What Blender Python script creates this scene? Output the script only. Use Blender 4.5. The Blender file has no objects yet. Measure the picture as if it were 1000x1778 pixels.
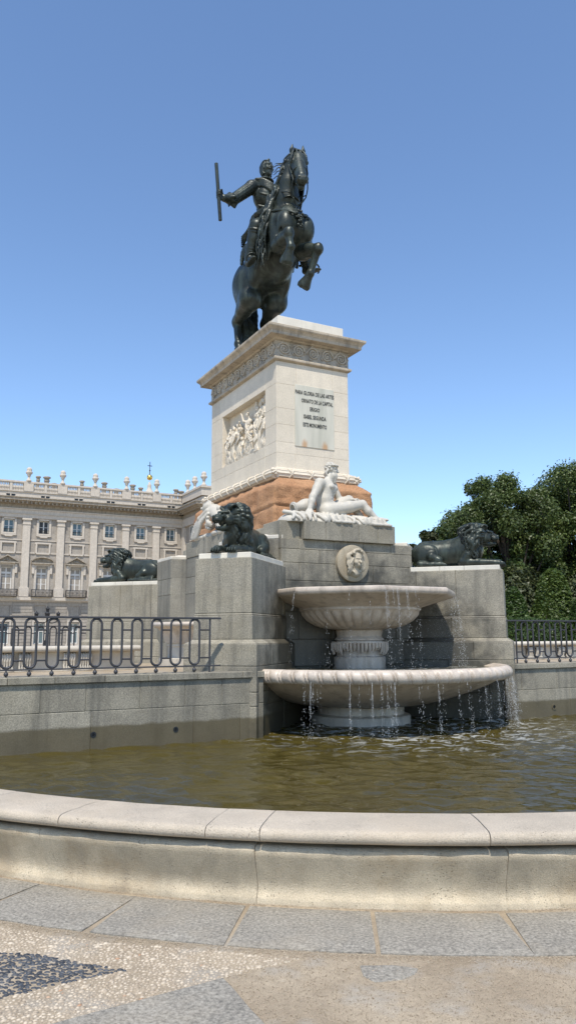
import bpy, bmesh, math, random
import numpy as np
from mathutils import Vector, Matrix, noise as mnoise
rad = math.radians
PI = math.pi
sc = bpy.context.scene
COL = sc.collection
S2 = math.sqrt(.5)

# ---- monument frame: X along the short face, Y along the long side (away), Z up
CEN = Vector((-.2404, 14.6803, 0)); PHI = rad(27.7657)
MF = Matrix.Translation(CEN) @ Matrix.Rotation(PHI, 4, 'Z')


# ------------------------------------------------------------------ objects
def raw(name, verts, faces, mat=None, parent=None, smooth=False):
    me = bpy.data.meshes.new(name)
    me.from_pydata([tuple(v) for v in verts], [], [tuple(f) for f in faces])
    return link(name, me, mat, parent, smooth)


def link(name, me, mat=None, parent=None, smooth=False):
    if mat is not None:
        me.materials.append(mat)
    if smooth:
        me.polygons.foreach_set('use_smooth', np.ones(len(me.polygons), dtype=bool))
    me.update()
    o = bpy.data.objects.new(name, me)
    COL.objects.link(o)
    if parent is not None:
        o.parent = parent
    return o


def npmesh(name, V, F, mat=None, parent=None, smooth=False):
    """V (n,3), F (m,k) arrays."""
    V = np.asarray(V, dtype=np.float32); F = np.asarray(F, dtype=np.int32)
    me = bpy.data.meshes.new(name)
    k = F.shape[1]
    me.vertices.add(len(V)); me.loops.add(F.size); me.polygons.add(len(F))
    me.vertices.foreach_set('co', V.ravel())
    me.loops.foreach_set('vertex_index', F.ravel())
    me.polygons.foreach_set('loop_start', np.arange(0, F.size, k, dtype=np.int32))
    me.update(calc_edges=True)
    return link(name, me, mat, parent, smooth)


def tag(o, label=None, cat=None, group=None, kind=None):
    if label: o['label'] = label
    if cat: o['category'] = cat
    if group: o['group'] = group
    if kind: o['kind'] = kind
    return o


def empty(name, M=None):
    o = bpy.data.objects.new(name, None)
    o.empty_display_size = .2
    COL.objects.link(o)
    if M is not None:
        o.matrix_world = M
    return o


def thing(name, M, label, cat, group=None):
    return tag(empty(name, M), label, cat, group)


def bevel(o, w=.006, seg=1, ang=35):
    m = o.modifiers.new('bevel', 'BEVEL'); m.width = w; m.segments = seg
    m.limit_method = 'ANGLE'; m.angle_limit = rad(ang)
    return o


def bez(pts, n=12):
    """Catmull-Rom through pts."""
    P = [Vector(p) for p in pts]
    P = [P[0] * 2 - P[1]] + P + [P[-1] * 2 - P[-2]]
    out = []
    for i in range(1, len(P) - 2):
        for k in range(n):
            t = k / n; a, b, c, d = P[i - 1], P[i], P[i + 1], P[i + 2]
            out.append(.5 * ((2 * b) + (c - a) * t + (2 * a - 5 * b + 4 * c - d) * t * t + (3 * b - a - 3 * c + d) * t ** 3))
    out.append(P[-2])
    return out


class MB:
    def __init__(s):
        s.v = []; s.f = []

    def add(s, vs, fs):
        n = len(s.v); s.v += [tuple(v) for v in vs]; s.f += [tuple(i + n for i in f) for f in fs]
        return s

    def box(s, x0, x1, y0, y1, z0, z1, M=None):
        vs = [Vector(p) for p in ((x0, y0, z0), (x1, y0, z0), (x1, y1, z0), (x0, y1, z0), (x0, y0, z1), (x1, y0, z1), (x1, y1, z1), (x0, y1, z1))]
        if M is not None: vs = [M @ v for v in vs]
        return s.add(vs, [(3, 2, 1, 0), (4, 5, 6, 7), (0, 1, 5, 4), (1, 2, 6, 5), (2, 3, 7, 6), (3, 0, 4, 7)])

    def cbox(s, c, d, M=None):
        return s.box(c[0] - d[0] / 2, c[0] + d[0] / 2, c[1] - d[1] / 2, c[1] + d[1] / 2, c[2] - d[2] / 2, c[2] + d[2] / 2, M)

    def prism(s, poly, z0, z1, poly2=None, M=None):
        """poly counter-clockwise; poly2 = top outline."""
        n = len(poly); p2 = poly2 or poly
        vs = [Vector((p[0], p[1], z0)) for p in poly] + [Vector((p[0], p[1], z1)) for p in p2]
        if M is not None: vs = [M @ v for v in vs]
        fs = [tuple(range(n - 1, -1, -1)), tuple(range(n, 2 * n))] + [(i, (i + 1) % n, n + (i + 1) % n, n + i) for i in range(n)]
        return s.add(vs, fs)

    def lathe(s, prof, n=48, c=(0, 0, 0), rf=None, a0=0, a1=2 * PI, M=None):
        """prof: (r,z) list; rf(theta,i,r,z)->r."""
        full = abs(a1 - a0 - 2 * PI) < 1e-6
        m = n if full else n + 1
        vs = []; fs = []
        for k in range(m):
            t = a0 + (a1 - a0) * k / n
            for i, (r, z) in enumerate(prof):
                rr = rf(t, i, r, z) if rf else r
                v = Vector((c[0] + rr * math.cos(t), c[1] + rr * math.sin(t), c[2] + z))
                vs.append(M @ v if M is not None else v)
        q = len(prof)
        for k in range(n):
            k2 = (k + 1) % m
            for i in range(q - 1):
                fs.append((k * q + i, k2 * q + i, k2 * q + i + 1, k * q + i + 1))
        if full:
            if prof[0][0] > 1e-4: fs.append(tuple(k * q for k in range(m))[::-1])
            if prof[-1][0] > 1e-4: fs.append(tuple(k * q + q - 1 for k in range(m)))
        return s.add(vs, fs)

    def tube(s, pts, r, n=8, cap=True, closed=False, flat=1.0):
        P = [Vector(p) for p in pts]; m = len(P)
        R = r if isinstance(r, (list, tuple)) else [r] * m
        vs = []; fs = []; ref = None
        for i in range(m):
            if closed: t = P[(i + 1) % m] - P[i - 1]
            else: t = P[min(i + 1, m - 1)] - P[max(i - 1, 0)]
            if t.length < 1e-9: t = Vector((0, 0, 1))
            t.normalize()
            if ref is None:
                ref = Vector((0, 0, 1)) if abs(t.z) < .9 else Vector((1, 0, 0))
            u = ref - t * ref.dot(t)
            if u.length < 1e-6: u = t.orthogonal()
            u.normalize(); ref = u; w = t.cross(u)
            for k in range(n):
                a = 2 * PI * k / n
                vs.append(P[i] + (u * math.cos(a) + w * math.sin(a) * flat) * R[i])
        for i in range(m if closed else m - 1):
            j = (i + 1) % m
            for k in range(n):
                k2 = (k + 1) % n
                fs.append((i * n + k, i * n + k2, j * n + k2, j * n + k))
        if cap and not closed:
            fs.append(tuple(range(n - 1, -1, -1))); fs.append(tuple((m - 1) * n + k for k in range(n)))
        return s.add(vs, fs)

    def ball(s, c, r, n=10, m=6):
        rr = (r, r, r) if not isinstance(r, (tuple, list)) else r
        vs = [(c[0], c[1], c[2] - rr[2])]; fs = []
        for j in range(1, m):
            p = -PI / 2 + PI * j / m
            for k in range(n):
                a = 2 * PI * k / n
                vs.append((c[0] + rr[0] * math.cos(p) * math.cos(a), c[1] + rr[1] * math.cos(p) * math.sin(a), c[2] + rr[2] * math.sin(p)))
        vs.append((c[0], c[1], c[2] + rr[2])); L = len(vs) - 1
        for k in range(n):
            k2 = (k + 1) % n
            fs.append((0, 1 + k2, 1 + k)); fs.append((L, L - n + k, L - n + k2))
            for j in range(m - 2):
                a = 1 + j * n
                fs.append((a + k, a + k2, a + n + k2, a + n + k))
        return s.add(vs, fs)

    def ring(s, hx, hy, prof, cx=0, cy=0):
        """mitred moulding round a rectangle; prof (offset,z)."""
        vs = []
        for o, z in prof:
            X, Y = hx + o, hy + o
            vs += [(cx - X, cy - Y, z), (cx + X, cy - Y, z), (cx + X, cy + Y, z), (cx - X, cy + Y, z)]
        n = len(prof)
        fs = [(3, 2, 1, 0), tuple(4 * (n - 1) + k for k in range(4))]
        for i in range(n - 1):
            for k in range(4):
                k2 = (k + 1) % 4
                fs.append((4 * i + k, 4 * i + k2, 4 * i + 4 + k2, 4 * i + 4 + k))
        return s.add(vs, fs)

    def xf(s, M):
        s.v = [tuple(M @ Vector(v)) for v in s.v]
        return s

    def build(s, name, mat, parent=None, bev=None, smooth=False, seg=1):
        o = raw(name, s.v, s.f, mat, parent, smooth)
        if bev: bevel(o, bev, seg)
        return o


def smooth_by_angle(o, ang=35):
    me = o.data
    me.polygons.foreach_set('use_smooth', np.ones(len(me.polygons), dtype=bool))
    bm = bmesh.new(); bm.from_mesh(me)
    for e in bm.edges:
        if len(e.link_faces) == 2 and e.calc_face_angle(0) > rad(ang): e.smooth = False
    bm.to_mesh(me); bm.free()
    return o


# ------------------------------------------------------------------ signed distance sculpting
import openvdb


class SDF:
    def __init__(s, lo, hi, h):
        s.lo = np.array(lo, float); s.h = h
        n = np.ceil((np.array(hi) - s.lo) / h).astype(int) + 1
        s.n = n; s.f = np.full(n, 1.0, np.float32)
        s.ax = [(s.lo[i] + h * np.arange(n[i])).astype(np.float32) for i in range(3)]

    def _sub(s, lo, hi):
        sl = []
        for i in range(3):
            a = max(0, int((lo[i] - s.lo[i]) / s.h)); b = min(s.n[i], int((hi[i] - s.lo[i]) / s.h) + 2)
            if b <= a: return None, None
            sl.append(slice(a, b))
        g = (s.ax[0][sl[0]][:, None, None], s.ax[1][sl[1]][None, :, None], s.ax[2][sl[2]][None, None, :])
        return tuple(sl), g

    def _merge(s, sl, d, k, sub):
        f = s.f[sl]
        if sub:
            d = -d
            hh = np.maximum(k - np.abs(f - d), 0) / max(k, 1e-6)
            s.f[sl] = np.maximum(f, d) + hh * hh * k * .25
        else:
            hh = np.maximum(k - np.abs(f - d), 0) / max(k, 1e-6)
            s.f[sl] = np.minimum(f, d) - hh * hh * k * .25

    def cone(s, a, b, ra, rb=None, k=.03, sub=False):
        rb = ra if rb is None else rb
        a = np.array(a, float); b = np.array(b, float)
        m = max(ra, rb) + k + 3 * s.h
        sl, g = s._sub(np.minimum(a, b) - m, np.maximum(a, b) + m)
        if sl is None: return s
        ba = b - a; L = max(float(ba @ ba), 1e-9)
        x, y, z = g[0] - a[0], g[1] - a[1], g[2] - a[2]
        t = np.clip((x * ba[0] + y * ba[1] + z * ba[2]) / L, 0, 1)
        d = np.sqrt((x - t * ba[0]) ** 2 + (y - t * ba[1]) ** 2 + (z - t * ba[2]) ** 2) - (ra + t * (rb - ra))
        s._merge(sl, d.astype(np.float32), k, sub)
        return s

    def chain(s, pts, rs, k=.03, sub=False):
        if not isinstance(rs, (list, tuple)): rs = [rs] * len(pts)
        for i in range(len(pts) - 1):
            s.cone(pts[i], pts[i + 1], rs[i], rs[i + 1], k, sub)
        return s

    def strand(s, pts, r0, r1, k=.01, n=5, sub=False):
        P = bez(pts, n); m = len(P)
        return s.chain([tuple(p) for p in P], [r0 + (r1 - r0) * i / (m - 1) for i in range(m)], k, sub)

    def ell(s, c, r, k=.03, sub=False, fwd=None, up=None):
        """ellipsoid, radii r along (fwd, side, up)."""
        c = np.array(c, float); r = np.array(r, float)
        if fwd is None: B = np.eye(3)
        else:
            f = Vector(fwd).normalized(); u = Vector(up or (0, 0, 1)); sd = u.cross(f).normalized(); u = f.cross(sd)
            B = np.array([f, sd, u])
        m = r.max() + k + 3 * s.h
        sl, g = s._sub(c - m, c + m)
        if sl is None: return s
        x, y, z = g[0] - c[0], g[1] - c[1], g[2] - c[2]
        q0 = q1 = 0
        for i in range(3):
            p = x * B[i, 0] + y * B[i, 1] + z * B[i, 2]
            q0 = q0 + (p / r[i]) ** 2; q1 = q1 + (p / r[i] ** 2) ** 2
        k0 = np.sqrt(q0); k1 = np.sqrt(q1) + 1e-9
        s._merge(sl, (k0 * (k0 - 1) / k1).astype(np.float32), k, sub)
        return s

    def noise(s, amp, scale, seed=0):
        """soft lumpy displacement of the whole field."""
        rg = np.random.RandomState(seed)
        d = np.zeros(s.f.shape, np.float32)
        for _ in range(10):
            w = rg.normal(size=3) * scale; p = rg.rand() * 6.28
            d += np.sin(s.ax[0][:, None, None] * w[0] + s.ax[1][None, :, None] * w[1] + s.ax[2][None, None, :] * w[2] + p)
        s.f += d * (amp / 5)
        return s

    def mesh(s, name, mat, parent=None, adapt=.0):
        lim = 3 * s.h
        g = openvdb.FloatGrid(lim)
        g.copyFromArray(np.clip(s.f, -lim, lim).astype(np.float32))
        P, T, Q = g.convertToPolygons(isovalue=0.0, adaptivity=adapt)
        V = P * s.h + s.lo
        Q = np.asarray(Q).reshape(-1, 4)[:, ::-1]; T = np.asarray(T).reshape(-1, 3)[:, ::-1]
        if len(T):
            me = bpy.data.meshes.new(name)
            nl = Q.size + T.size
            me.vertices.add(len(V)); me.loops.add(nl); me.polygons.add(len(Q) + len(T))
            me.vertices.foreach_set('co', V.astype(np.float32).ravel())
            me.loops.foreach_set('vertex_index', np.concatenate([Q.ravel(), T.ravel()]).astype(np.int32))
            me.polygons.foreach_set('loop_start', np.concatenate([np.arange(0, Q.size, 4), Q.size + np.arange(0, T.size, 3)]).astype(np.int32))
            me.update(calc_edges=True)
            o = link(name, me, mat, parent, True)
        else:
            o = npmesh(name, V, Q, mat, parent, True)
        return o


# ------------------------------------------------------------------ materials
class NT:
    def __init__(s, name):
        s.m = bpy.data.materials.new(name); s.m.use_nodes = True
        s.t = s.m.node_tree; s.t.nodes.clear()
        s.out = s.n('ShaderNodeOutputMaterial'); s.b = s.n('ShaderNodeBsdfPrincipled')
        s.l(s.b.outputs[0], s.out.inputs[0])
        s.geo = s.n('ShaderNodeNewGeometry'); s.tc = s.n('ShaderNodeTexCoord')

    def n(s, t, **k):
        x = s.t.nodes.new(t)
        for a, b in k.items(): setattr(x, a, b)
        return x

    def l(s, a, b): s.t.links.new(a, b)

    def inp(s, sock, v):
        if hasattr(v, 'is_linked') or isinstance(v, bpy.types.NodeSocket): s.l(v, sock)
        else: sock.default_value = v

    def vec(s, kind='pos', scale=(1, 1, 1)):
        src = s.geo.outputs['Position'] if kind == 'pos' else s.tc.outputs['Object']
        mp = s.n('ShaderNodeMapping'); s.l(src, mp.inputs[0]); mp.inputs['Scale'].default_value = scale
        return mp.outputs[0]

    def noise(s, scale, detail=4, rough=.55, vec=None, dist=0):
        x = s.n('ShaderNodeTexNoise'); x.inputs['Scale'].default_value = scale; x.inputs['Detail'].default_value = detail
        x.inputs['Roughness'].default_value = rough; x.inputs['Distortion'].default_value = dist
        s.l(vec or s.vec(), x.inputs['Vector'])
        return x.outputs['Fac']

    def voro(s, scale, vec=None, feature='F1', out='Distance', rnd=1):
        x = s.n('ShaderNodeTexVoronoi', feature=feature); x.inputs['Scale'].default_value = scale
        x.inputs['Randomness'].default_value = rnd
        s.l(vec or s.vec(), x.inputs['Vector'])
        return x.outputs[out]

    def ramp(s, fac, a, b, lo=0., hi=1.):
        x = s.n('ShaderNodeMapRange'); s.l(fac, x.inputs[0])
        x.inputs[1].default_value = a; x.inputs[2].default_value = b; x.inputs[3].default_value = lo; x.inputs[4].default_value = hi
        return x.outputs[0]

    def math(s, op, a, b=None):
        x = s.n('ShaderNodeMath', operation=op); s.inp(x.inputs[0], a)
        if b is not None: s.inp(x.inputs[1], b)
        return x.outputs[0]

    def mix(s, fac, a, b, mode='MIX'):
        x = s.n('ShaderNodeMix', data_type='RGBA', blend_type=mode)
        s.inp(x.inputs[0], fac)
        for i, v in ((6, a), (7, b)):
            if isinstance(v, (tuple, list)): x.inputs[i].default_value = (*v[:3], 1)
            else: s.l(v, x.inputs[i])
        return x.outputs[2]

    def grey(s, v):
        x = s.n('ShaderNodeCombineColor')
        for i in range(3): s.l(v, x.inputs[i])
        return x.outputs[0]

    def bump(s, h, strength=.3, dist=.01, normal=None):
        x = s.n('ShaderNodeBump'); x.inputs['Strength'].default_value = strength; x.inputs['Distance'].default_value = dist
        s.l(h, x.inputs['Height'])
        if normal is not None: s.l(normal, x.inputs['Normal'])
        return x.outputs[0]

    def sepz(s):
        x = s.n('ShaderNodeSeparateXYZ'); s.l(s.geo.outputs['Position'], x.inputs[0])
        return x.outputs[2]

    def rnd(s): return s.geo.outputs['Random Per Island']

    def done(s, col, rough=.8, normal=None, metal=0., spec=.5):
        if isinstance(col, (tuple, list)): s.b.inputs['Base Color'].default_value = (*col[:3], 1)
        else: s.l(col, s.b.inputs['Base Color'])
        s.inp(s.b.inputs['Roughness'], rough); s.inp(s.b.inputs['Metallic'], metal)
        s.b.inputs['Specular IOR Level'].default_value = spec
        if normal is not None: s.l(normal, s.b.inputs['Normal'])
        return s.m


def plain(name, col, rough=.6, metal=0., var=.15, scale=30, bump=.0):
    t = NT(name); n = t.noise(scale)
    c = t.mix(n, tuple(c * (1 - var) for c in col), tuple(min(1, c * (1 + var)) for c in col))
    return t.done(c, rough, t.bump(n, bump, .005) if bump else None, metal)


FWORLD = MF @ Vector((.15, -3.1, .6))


def stone(name, base, speck=.25, sscale=120, tint=.12, blotch=.2, streak=0., warm=(.40, .30, .17), warmth=.0, wet=None, rough=.82, pit=0., bumpk=.25, dark=(.05, .05, .045), cracks=0.):
    """mottled stone: speckle, blotches, rain streaks, warm stains, optional tide mark with spray damp and painted shade at the fountain."""
    t = NT(name)
    sp = t.noise(sscale, 3, .7)
    bl = t.noise(2.3, 5, .6); bl2 = t.noise(.8, 3)
    c = t.mix(t.ramp(bl, .3, .7), tuple(x * (1 - blotch) for x in base), tuple(min(1, x * (1 + blotch * .6)) for x in base))
    ti = t.ramp(t.rnd(), 0, 1, 1 - tint, 1 + tint)
    c = t.mix(1., c, t.grey(ti), 'MULTIPLY')
    c = t.mix(1., c, t.grey(t.ramp(sp, .32, .68, 1 - speck * 1.4, 1 + speck)), 'MULTIPLY')
    if warmth:
        c = t.mix(t.math('MULTIPLY', t.ramp(t.noise(1.1, 6, .65), .5, .72), warmth), c, warm)
    if streak:
        st = t.noise(1., 5, .6, t.vec('pos', (7, 7, .5)))
        c = t.mix(t.math('MULTIPLY', t.ramp(st, .5, .75), streak), c, dark)
    if pit:
        v = t.voro(55); pn = t.noise(6, 3)
        pm = t.math('MULTIPLY', t.ramp(v, .12, .26, 1, 0), t.ramp(pn, .45, .62))
        c = t.mix(t.math('MULTIPLY', pm, pit), c, tuple(x * .35 for x in base))
    r = rough
    if wet is not None:
        z = t.sepz(); e = t.math('ADD', z, t.ramp(t.noise(5, 4), .2, .8, -.016, .016))
        wm = t.ramp(e, wet - .015, wet + .02, 1, 0)
        wc = t.mix(t.noise(3, 5), (.050, .038, .015), (.115, .088, .040))
        c = t.mix(t.math('MULTIPLY', wm, .82), c, wc)
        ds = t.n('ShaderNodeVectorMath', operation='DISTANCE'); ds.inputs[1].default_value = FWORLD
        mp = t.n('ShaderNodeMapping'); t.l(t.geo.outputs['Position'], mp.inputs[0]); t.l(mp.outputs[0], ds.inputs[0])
        spray_shade = t.ramp(t.math('ADD', ds.outputs['Value'], t.ramp(t.noise(2.2, 6, .65), .2, .8, -.8, .8)), 1.85, 2.6, 1, 0)
        c = t.mix(t.math('MULTIPLY', spray_shade, .86), c, (.034, .030, .021))  # splash wetness, plus painted shade blackening the recess under the lower bowl
        r = t.ramp(t.math('MAXIMUM', wm, spray_shade), 0, 1, rough, .45)
    hgt = t.math('ADD', t.math('MULTIPLY', sp, .5), bl)
    nm = t.bump(hgt, bumpk, .012)
    if pit:
        nm = t.bump(t.math('MULTIPLY', pm, -1.), .5, .01, nm)
    if cracks:
        wv = t.n('ShaderNodeTexNoise'); wv.inputs['Scale'].default_value = 3.5; wv.inputs['Detail'].default_value = 6; t.l(t.vec(), wv.inputs['Vector'])
        av = t.n('ShaderNodeVectorMath', operation='MULTIPLY_ADD'); t.l(wv.outputs['Color'], av.inputs[0]); av.inputs[1].default_value = (.5, .5, .5); t.l(t.vec(), av.inputs[2])
        cv = t.voro(.9, av.outputs[0], 'DISTANCE_TO_EDGE')
        cm = t.math('MULTIPLY', t.ramp(cv, .0, .004, 1, 0), t.ramp(t.noise(1.7, 3), .5, .6))
        c = t.mix(t.math('MULTIPLY', cm, cracks), c, tuple(x * .3 for x in base))
    return t.done(c, r, nm)


M = {}
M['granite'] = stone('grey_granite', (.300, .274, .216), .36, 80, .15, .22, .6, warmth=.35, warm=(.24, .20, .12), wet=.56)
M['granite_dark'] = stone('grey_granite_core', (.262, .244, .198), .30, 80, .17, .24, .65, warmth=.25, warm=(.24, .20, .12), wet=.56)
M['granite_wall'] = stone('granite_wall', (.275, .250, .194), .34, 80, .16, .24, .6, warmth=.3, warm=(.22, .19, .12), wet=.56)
M['lime'] = stone('pedestal_limestone', (.66, .585, .47), .10, 60, .05, .10, .16, warmth=.25, warm=(.50, .44, .33), pit=.5, dark=(.30, .29, .27))
M['lime_dirty'] = stone('cornice_limestone', (.47, .40, .305), .16, 60, .05, .22, .75, warmth=.4, warm=(.34, .28, .2), pit=.4, dark=(.10, .09, .08))
M['marble'] = stone('white_marble', (.64, .60, .515), .06, 80, .05, .14, .30, warmth=.25, warm=(.50, .43, .33), rough=.85, bumpk=.12, dark=(.38, .37, .34))
M['marble_god'] = stone('statue_marble', (.50, .465, .395), .08, 40, 0, .14, .5, warmth=.12, warm=(.5, .46, .38), rough=.6, bumpk=.15, dark=(.40, .39, .36))
M['fountain'] = stone('fountain_marble', (.55, .475, .395), .10, 60, .08, .22, .6, warmth=.6, warm=(.44, .34, .24), rough=.45, bumpk=.15, dark=(.16, .13, .1))
M['plaque'] = stone('plaque_marble', (.54, .54, .48), .04, 60, 0, .10, .28, rough=.5, bumpk=.05, dark=(.33, .36, .35))
M['coping'] = stone('rim_limestone', (.53, .455, .355), .17, 130, .06, .16, .10, warmth=.45, warm=(.46, .37, .26), pit=.85, bumpk=.9, dark=(.2, .18, .15), cracks=.35)
M['coping_base'] = stone('rim_base_limestone', (.53, .45, .325), .17, 130, .07, .28, .35, warmth=.85, warm=(.30, .215, .12), pit=.85, bumpk=.9, dark=(.2, .17, .13), cracks=.5)
M['medal'] = stone('medallion_stone', (.38, .325, .235), .16, 70, 0, .25, .5, warmth=.6, warm=(.36, .26, .15), dark=(.08, .07, .05))
M['palace'] = stone('palace_granite', (.340, .302, .255), .10, 6, .10, .15, .35, rough=.9, dark=(.16, .15, .14))
M['palace_white'] = stone('palace_limestone', (.53, .47, .395), .06, 6, .05, .12, .3, rough=.9, dark=(.26, .24, .22))
M['palace_dark'] = stone('palace_cornice_stone', (.35, .30, .235), .1, 6, .08, .25, .7, rough=.9, dark=(.12, .11, .1))
M['bench'] = stone('bench_stone', (.54, .49, .41), .1, 100, .05, .2, .5, rough=.8, dark=(.2, .19, .17))
M['slab'] = stone('paving_granite', (.285, .262, .218), .36, 60, .07, .16, 0, warmth=.4, warm=(.40, .33, .23), bumpk=.6)


def red_granite():
    t = NT('red_granite')
    sp = t.noise(45, 4, .75); bl = t.noise(2.5, 6, .65)
    c = t.mix(t.ramp(bl, .3, .7), (.34, .165, .075), (.50, .28, .145))
    c = t.mix(1., c, t.grey(t.ramp(sp, .3, .7, .62, 1.3)), 'MULTIPLY')
    c = t.mix(t.math('MULTIPLY', t.ramp(t.noise(1.4, 5), .55, .7), .5), c, (.28, .17, .1))
    h = t.math('ADD', bl, t.math('MULTIPLY', sp, .3))
    return t.done(c, .85, t.bump(h, .8, .06))


M['red'] = red_granite()


def bronze():
    t = NT('dark_bronze')
    n = t.noise(5, 6, .65); f = t.noise(26, 4, .6)
    st = t.noise(1., 5, .6, t.vec('pos', (9, 9, .9)))
    c = t.mix(t.ramp(n, .3, .7), (.013, .017, .014), (.036, .044, .036))
    c = t.mix(t.math('MULTIPLY', t.ramp(st, .5, .72), .55), c, (.085, .108, .088))
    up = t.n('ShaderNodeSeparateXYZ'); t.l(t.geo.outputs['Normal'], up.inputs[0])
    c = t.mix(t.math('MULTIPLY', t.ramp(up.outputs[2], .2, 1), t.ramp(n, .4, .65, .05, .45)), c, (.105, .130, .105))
    return t.done(c, t.ramp(f, .3, .7, .30, .52), t.bump(f, .15, .02), .3, .4)


M['bronze'] = bronze()
M['iron'] = plain('railing_iron', (.055, .055, .06), .5, .3, .25, 40, .1)
M['black_iron'] = plain('black_iron', (.02, .02, .022), .5, .3)
M['dark'] = plain('dark_interior', (.015, .016, .018), .4)
M['glass'] = plain('window_glass', (.10, .15, .17), .08, 0., .3, 2)
M['shutter'] = plain('white_shutter', (.68, .66, .62), .6, 0., .08, 4)
M['gold'] = plain('gilded_ball', (.75, .52, .14), .3, .9)
M['letter'] = plain('letter_bronze', (.035, .034, .03), .5)


def water():
    t = NT('pool_water')
    n1 = t.noise(3.0, 4, .55, t.vec('pos', (1., 2.2, 1)), .6); n2 = t.noise(13, 3, .55, t.vec('pos', (1, 1.8, 1)), .4)
    h = t.math('ADD', n1, t.math('MULTIPLY', n2, .35))
    c = t.mix(t.noise(.7, 4), (.038, .030, .006), (.075, .058, .013))
    ds = t.n('ShaderNodeVectorMath', operation='DISTANCE'); ds.inputs[1].default_value = MF @ Vector((0.2, -4.0, .3)); t.l(t.geo.outputs['Position'], ds.inputs[0])
    near = t.ramp(ds.outputs['Value'], 1.2, 3.1, 1, 0)
    fm = t.noise(4.2, 6, .62, t.vec('pos', (1, 1.9, 1)), 1.2)
    foam_glint = t.math('MULTIPLY', t.ramp(fm, .52, .60), near)
    c = t.mix(t.math('MULTIPLY', foam_glint, .7), c, (.46, .47, .45))  # foam together with bright sky reflections painted into the water colour
    t.b.inputs['IOR'].default_value = 1.33
    return t.done(c, t.ramp(foam_glint, 0, 1, .04, .35), t.bump(h, .22, .04))


M['water'] = water()


def drops():
    t = NT('falling_drops')
    t.b.inputs['IOR'].default_value = 1.33
    return t.done((.50, .52, .53), .12)


M['drops'] = drops()


def sand():
    t = NT('sandy_ground')
    f = t.noise(150, 4, .75); m = t.noise(18, 5, .7); b = t.noise(1.6, 5, .6)
    c = t.mix(t.ramp(b, .35, .68), (.32, .255, .175), (.44, .36, .255))
    c = t.mix(t.math('MULTIPLY', t.ramp(t.noise(3.1, 5), .52, .66), .5), c, (.36, .345, .31))
    c = t.mix(1., c, t.grey(t.ramp(f, .3, .7, .60, 1.32)), 'MULTIPLY')
    c = t.mix(1., c, t.grey(t.ramp(m, .3, .7, .85, 1.12)), 'MULTIPLY')
    return t.done(c, .95, t.bump(t.math('ADD', f, m), .6, .008))


M['sand'] = sand()


def pebble(name, a, b, rough=.6):
    t = NT(name)
    r = t.rnd()
    c = t.mix(t.ramp(r, 0, 1), a, b)
    w = t.n('ShaderNodeTexWhiteNoise', noise_dimensions='1D'); t.l(r, w.inputs['W'])
    c = t.mix(t.ramp(w.outputs[0], .988, .995), c, (.42, .25, .15)) if 'white' in name else c
    c = t.mix(1., c, t.grey(t.ramp(t.noise(120, 2), .3, .7, .85, 1.12)), 'MULTIPLY')
    return t.done(c, rough)


M['peb_w'] = pebble('white_pebbles', (.34, .27, .19), (.56, .475, .36), .6)
M['peb_b'] = pebble('dark_pebbles_stone', (.024, .028, .034), (.080, .086, .094), .5)
M['grain'] = pebble('grit', (.30, .235, .16), (.48, .40, .295), .9)


def leaf(name, a, b, tr=.25):
    t = NT(name)
    r = t.rnd(); n = t.noise(.55, 3)
    c = t.mix(t.ramp(r, 0, 1), a, b)
    c = t.mix(1., c, t.grey(t.ramp(n, .3, .7, .7, 1.3)), 'MULTIPLY')
    m = t.done(c, .5)
    tl = t.n('ShaderNodeBsdfTranslucent'); mx = t.n('ShaderNodeMixShader')
    t.l(c, tl.inputs[0]); mx.inputs[0].default_value = tr
    t.l(t.b.outputs[0], mx.inputs[1]); t.l(tl.outputs[0], mx.inputs[2]); t.l(mx.outputs[0], t.out.inputs[0])
    return m


M['leaf'] = leaf('tree_leaves', (.040, .068, .015), (.125, .165, .042))
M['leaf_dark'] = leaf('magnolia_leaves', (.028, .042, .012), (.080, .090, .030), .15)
M['leaf_hedge'] = leaf('hedge_leaves', (.030, .058, .011), (.075, .125, .022))
M['leaf_bright'] = leaf('shrub_leaves', (.050, .088, .014), (.120, .165, .034))
M['bark'] = plain('bark', (.055, .042, .03), .9, 0, .4, 12, .5)
# =================================================================== monument masonry
def T(x, y, z=0, rz=0):
    return MF @ Matrix.Translation((x, y, z)) @ Matrix.Rotation(rz, 4, 'Z')


mon = thing('stone_monument', MF.copy(), 'tall stone monument base of grey granite, rough red granite and a pale inscribed pedestal', 'monument')


def split_boxes(mb, x0, x1, y0, y1, zs, lens, axis, rng, gap=.004, M=None, core=.012):
    """courses of separate blocks with fine open joints round a solid core."""
    c = core
    mb.box(x0 + c, x1 - c, y0 + c, y1 - c, zs[0] + .001, zs[-1] - c, M)
    for k in range(len(zs) - 1):
        a, b = (x0, x1) if axis == 'x' else (y0, y1)
        cuts = [a]; L = lens[k % len(lens)]
        p = a + L * (.5 if k % 2 else 1.) * rng.uniform(.85, 1.1)
        while p < b - L * .35:
            cuts.append(p); p += L * rng.uniform(.88, 1.12)
        cuts.append(b)
        for i in range(len(cuts) - 1):
            u0, u1 = cuts[i] + (gap / 2 if i else 0), cuts[i + 1] - (gap / 2 if i < len(cuts) - 2 else 0)
            za, zb = zs[k] + (gap / 2 if k else 0), zs[k + 1] - (gap / 2 if k < len(zs) - 2 else 0)
            if axis == 'x': mb.box(u0, u1, y0, y1, za, zb, M)
            else: mb.box(x0, x1, u0, u1, za, zb, M)


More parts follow.
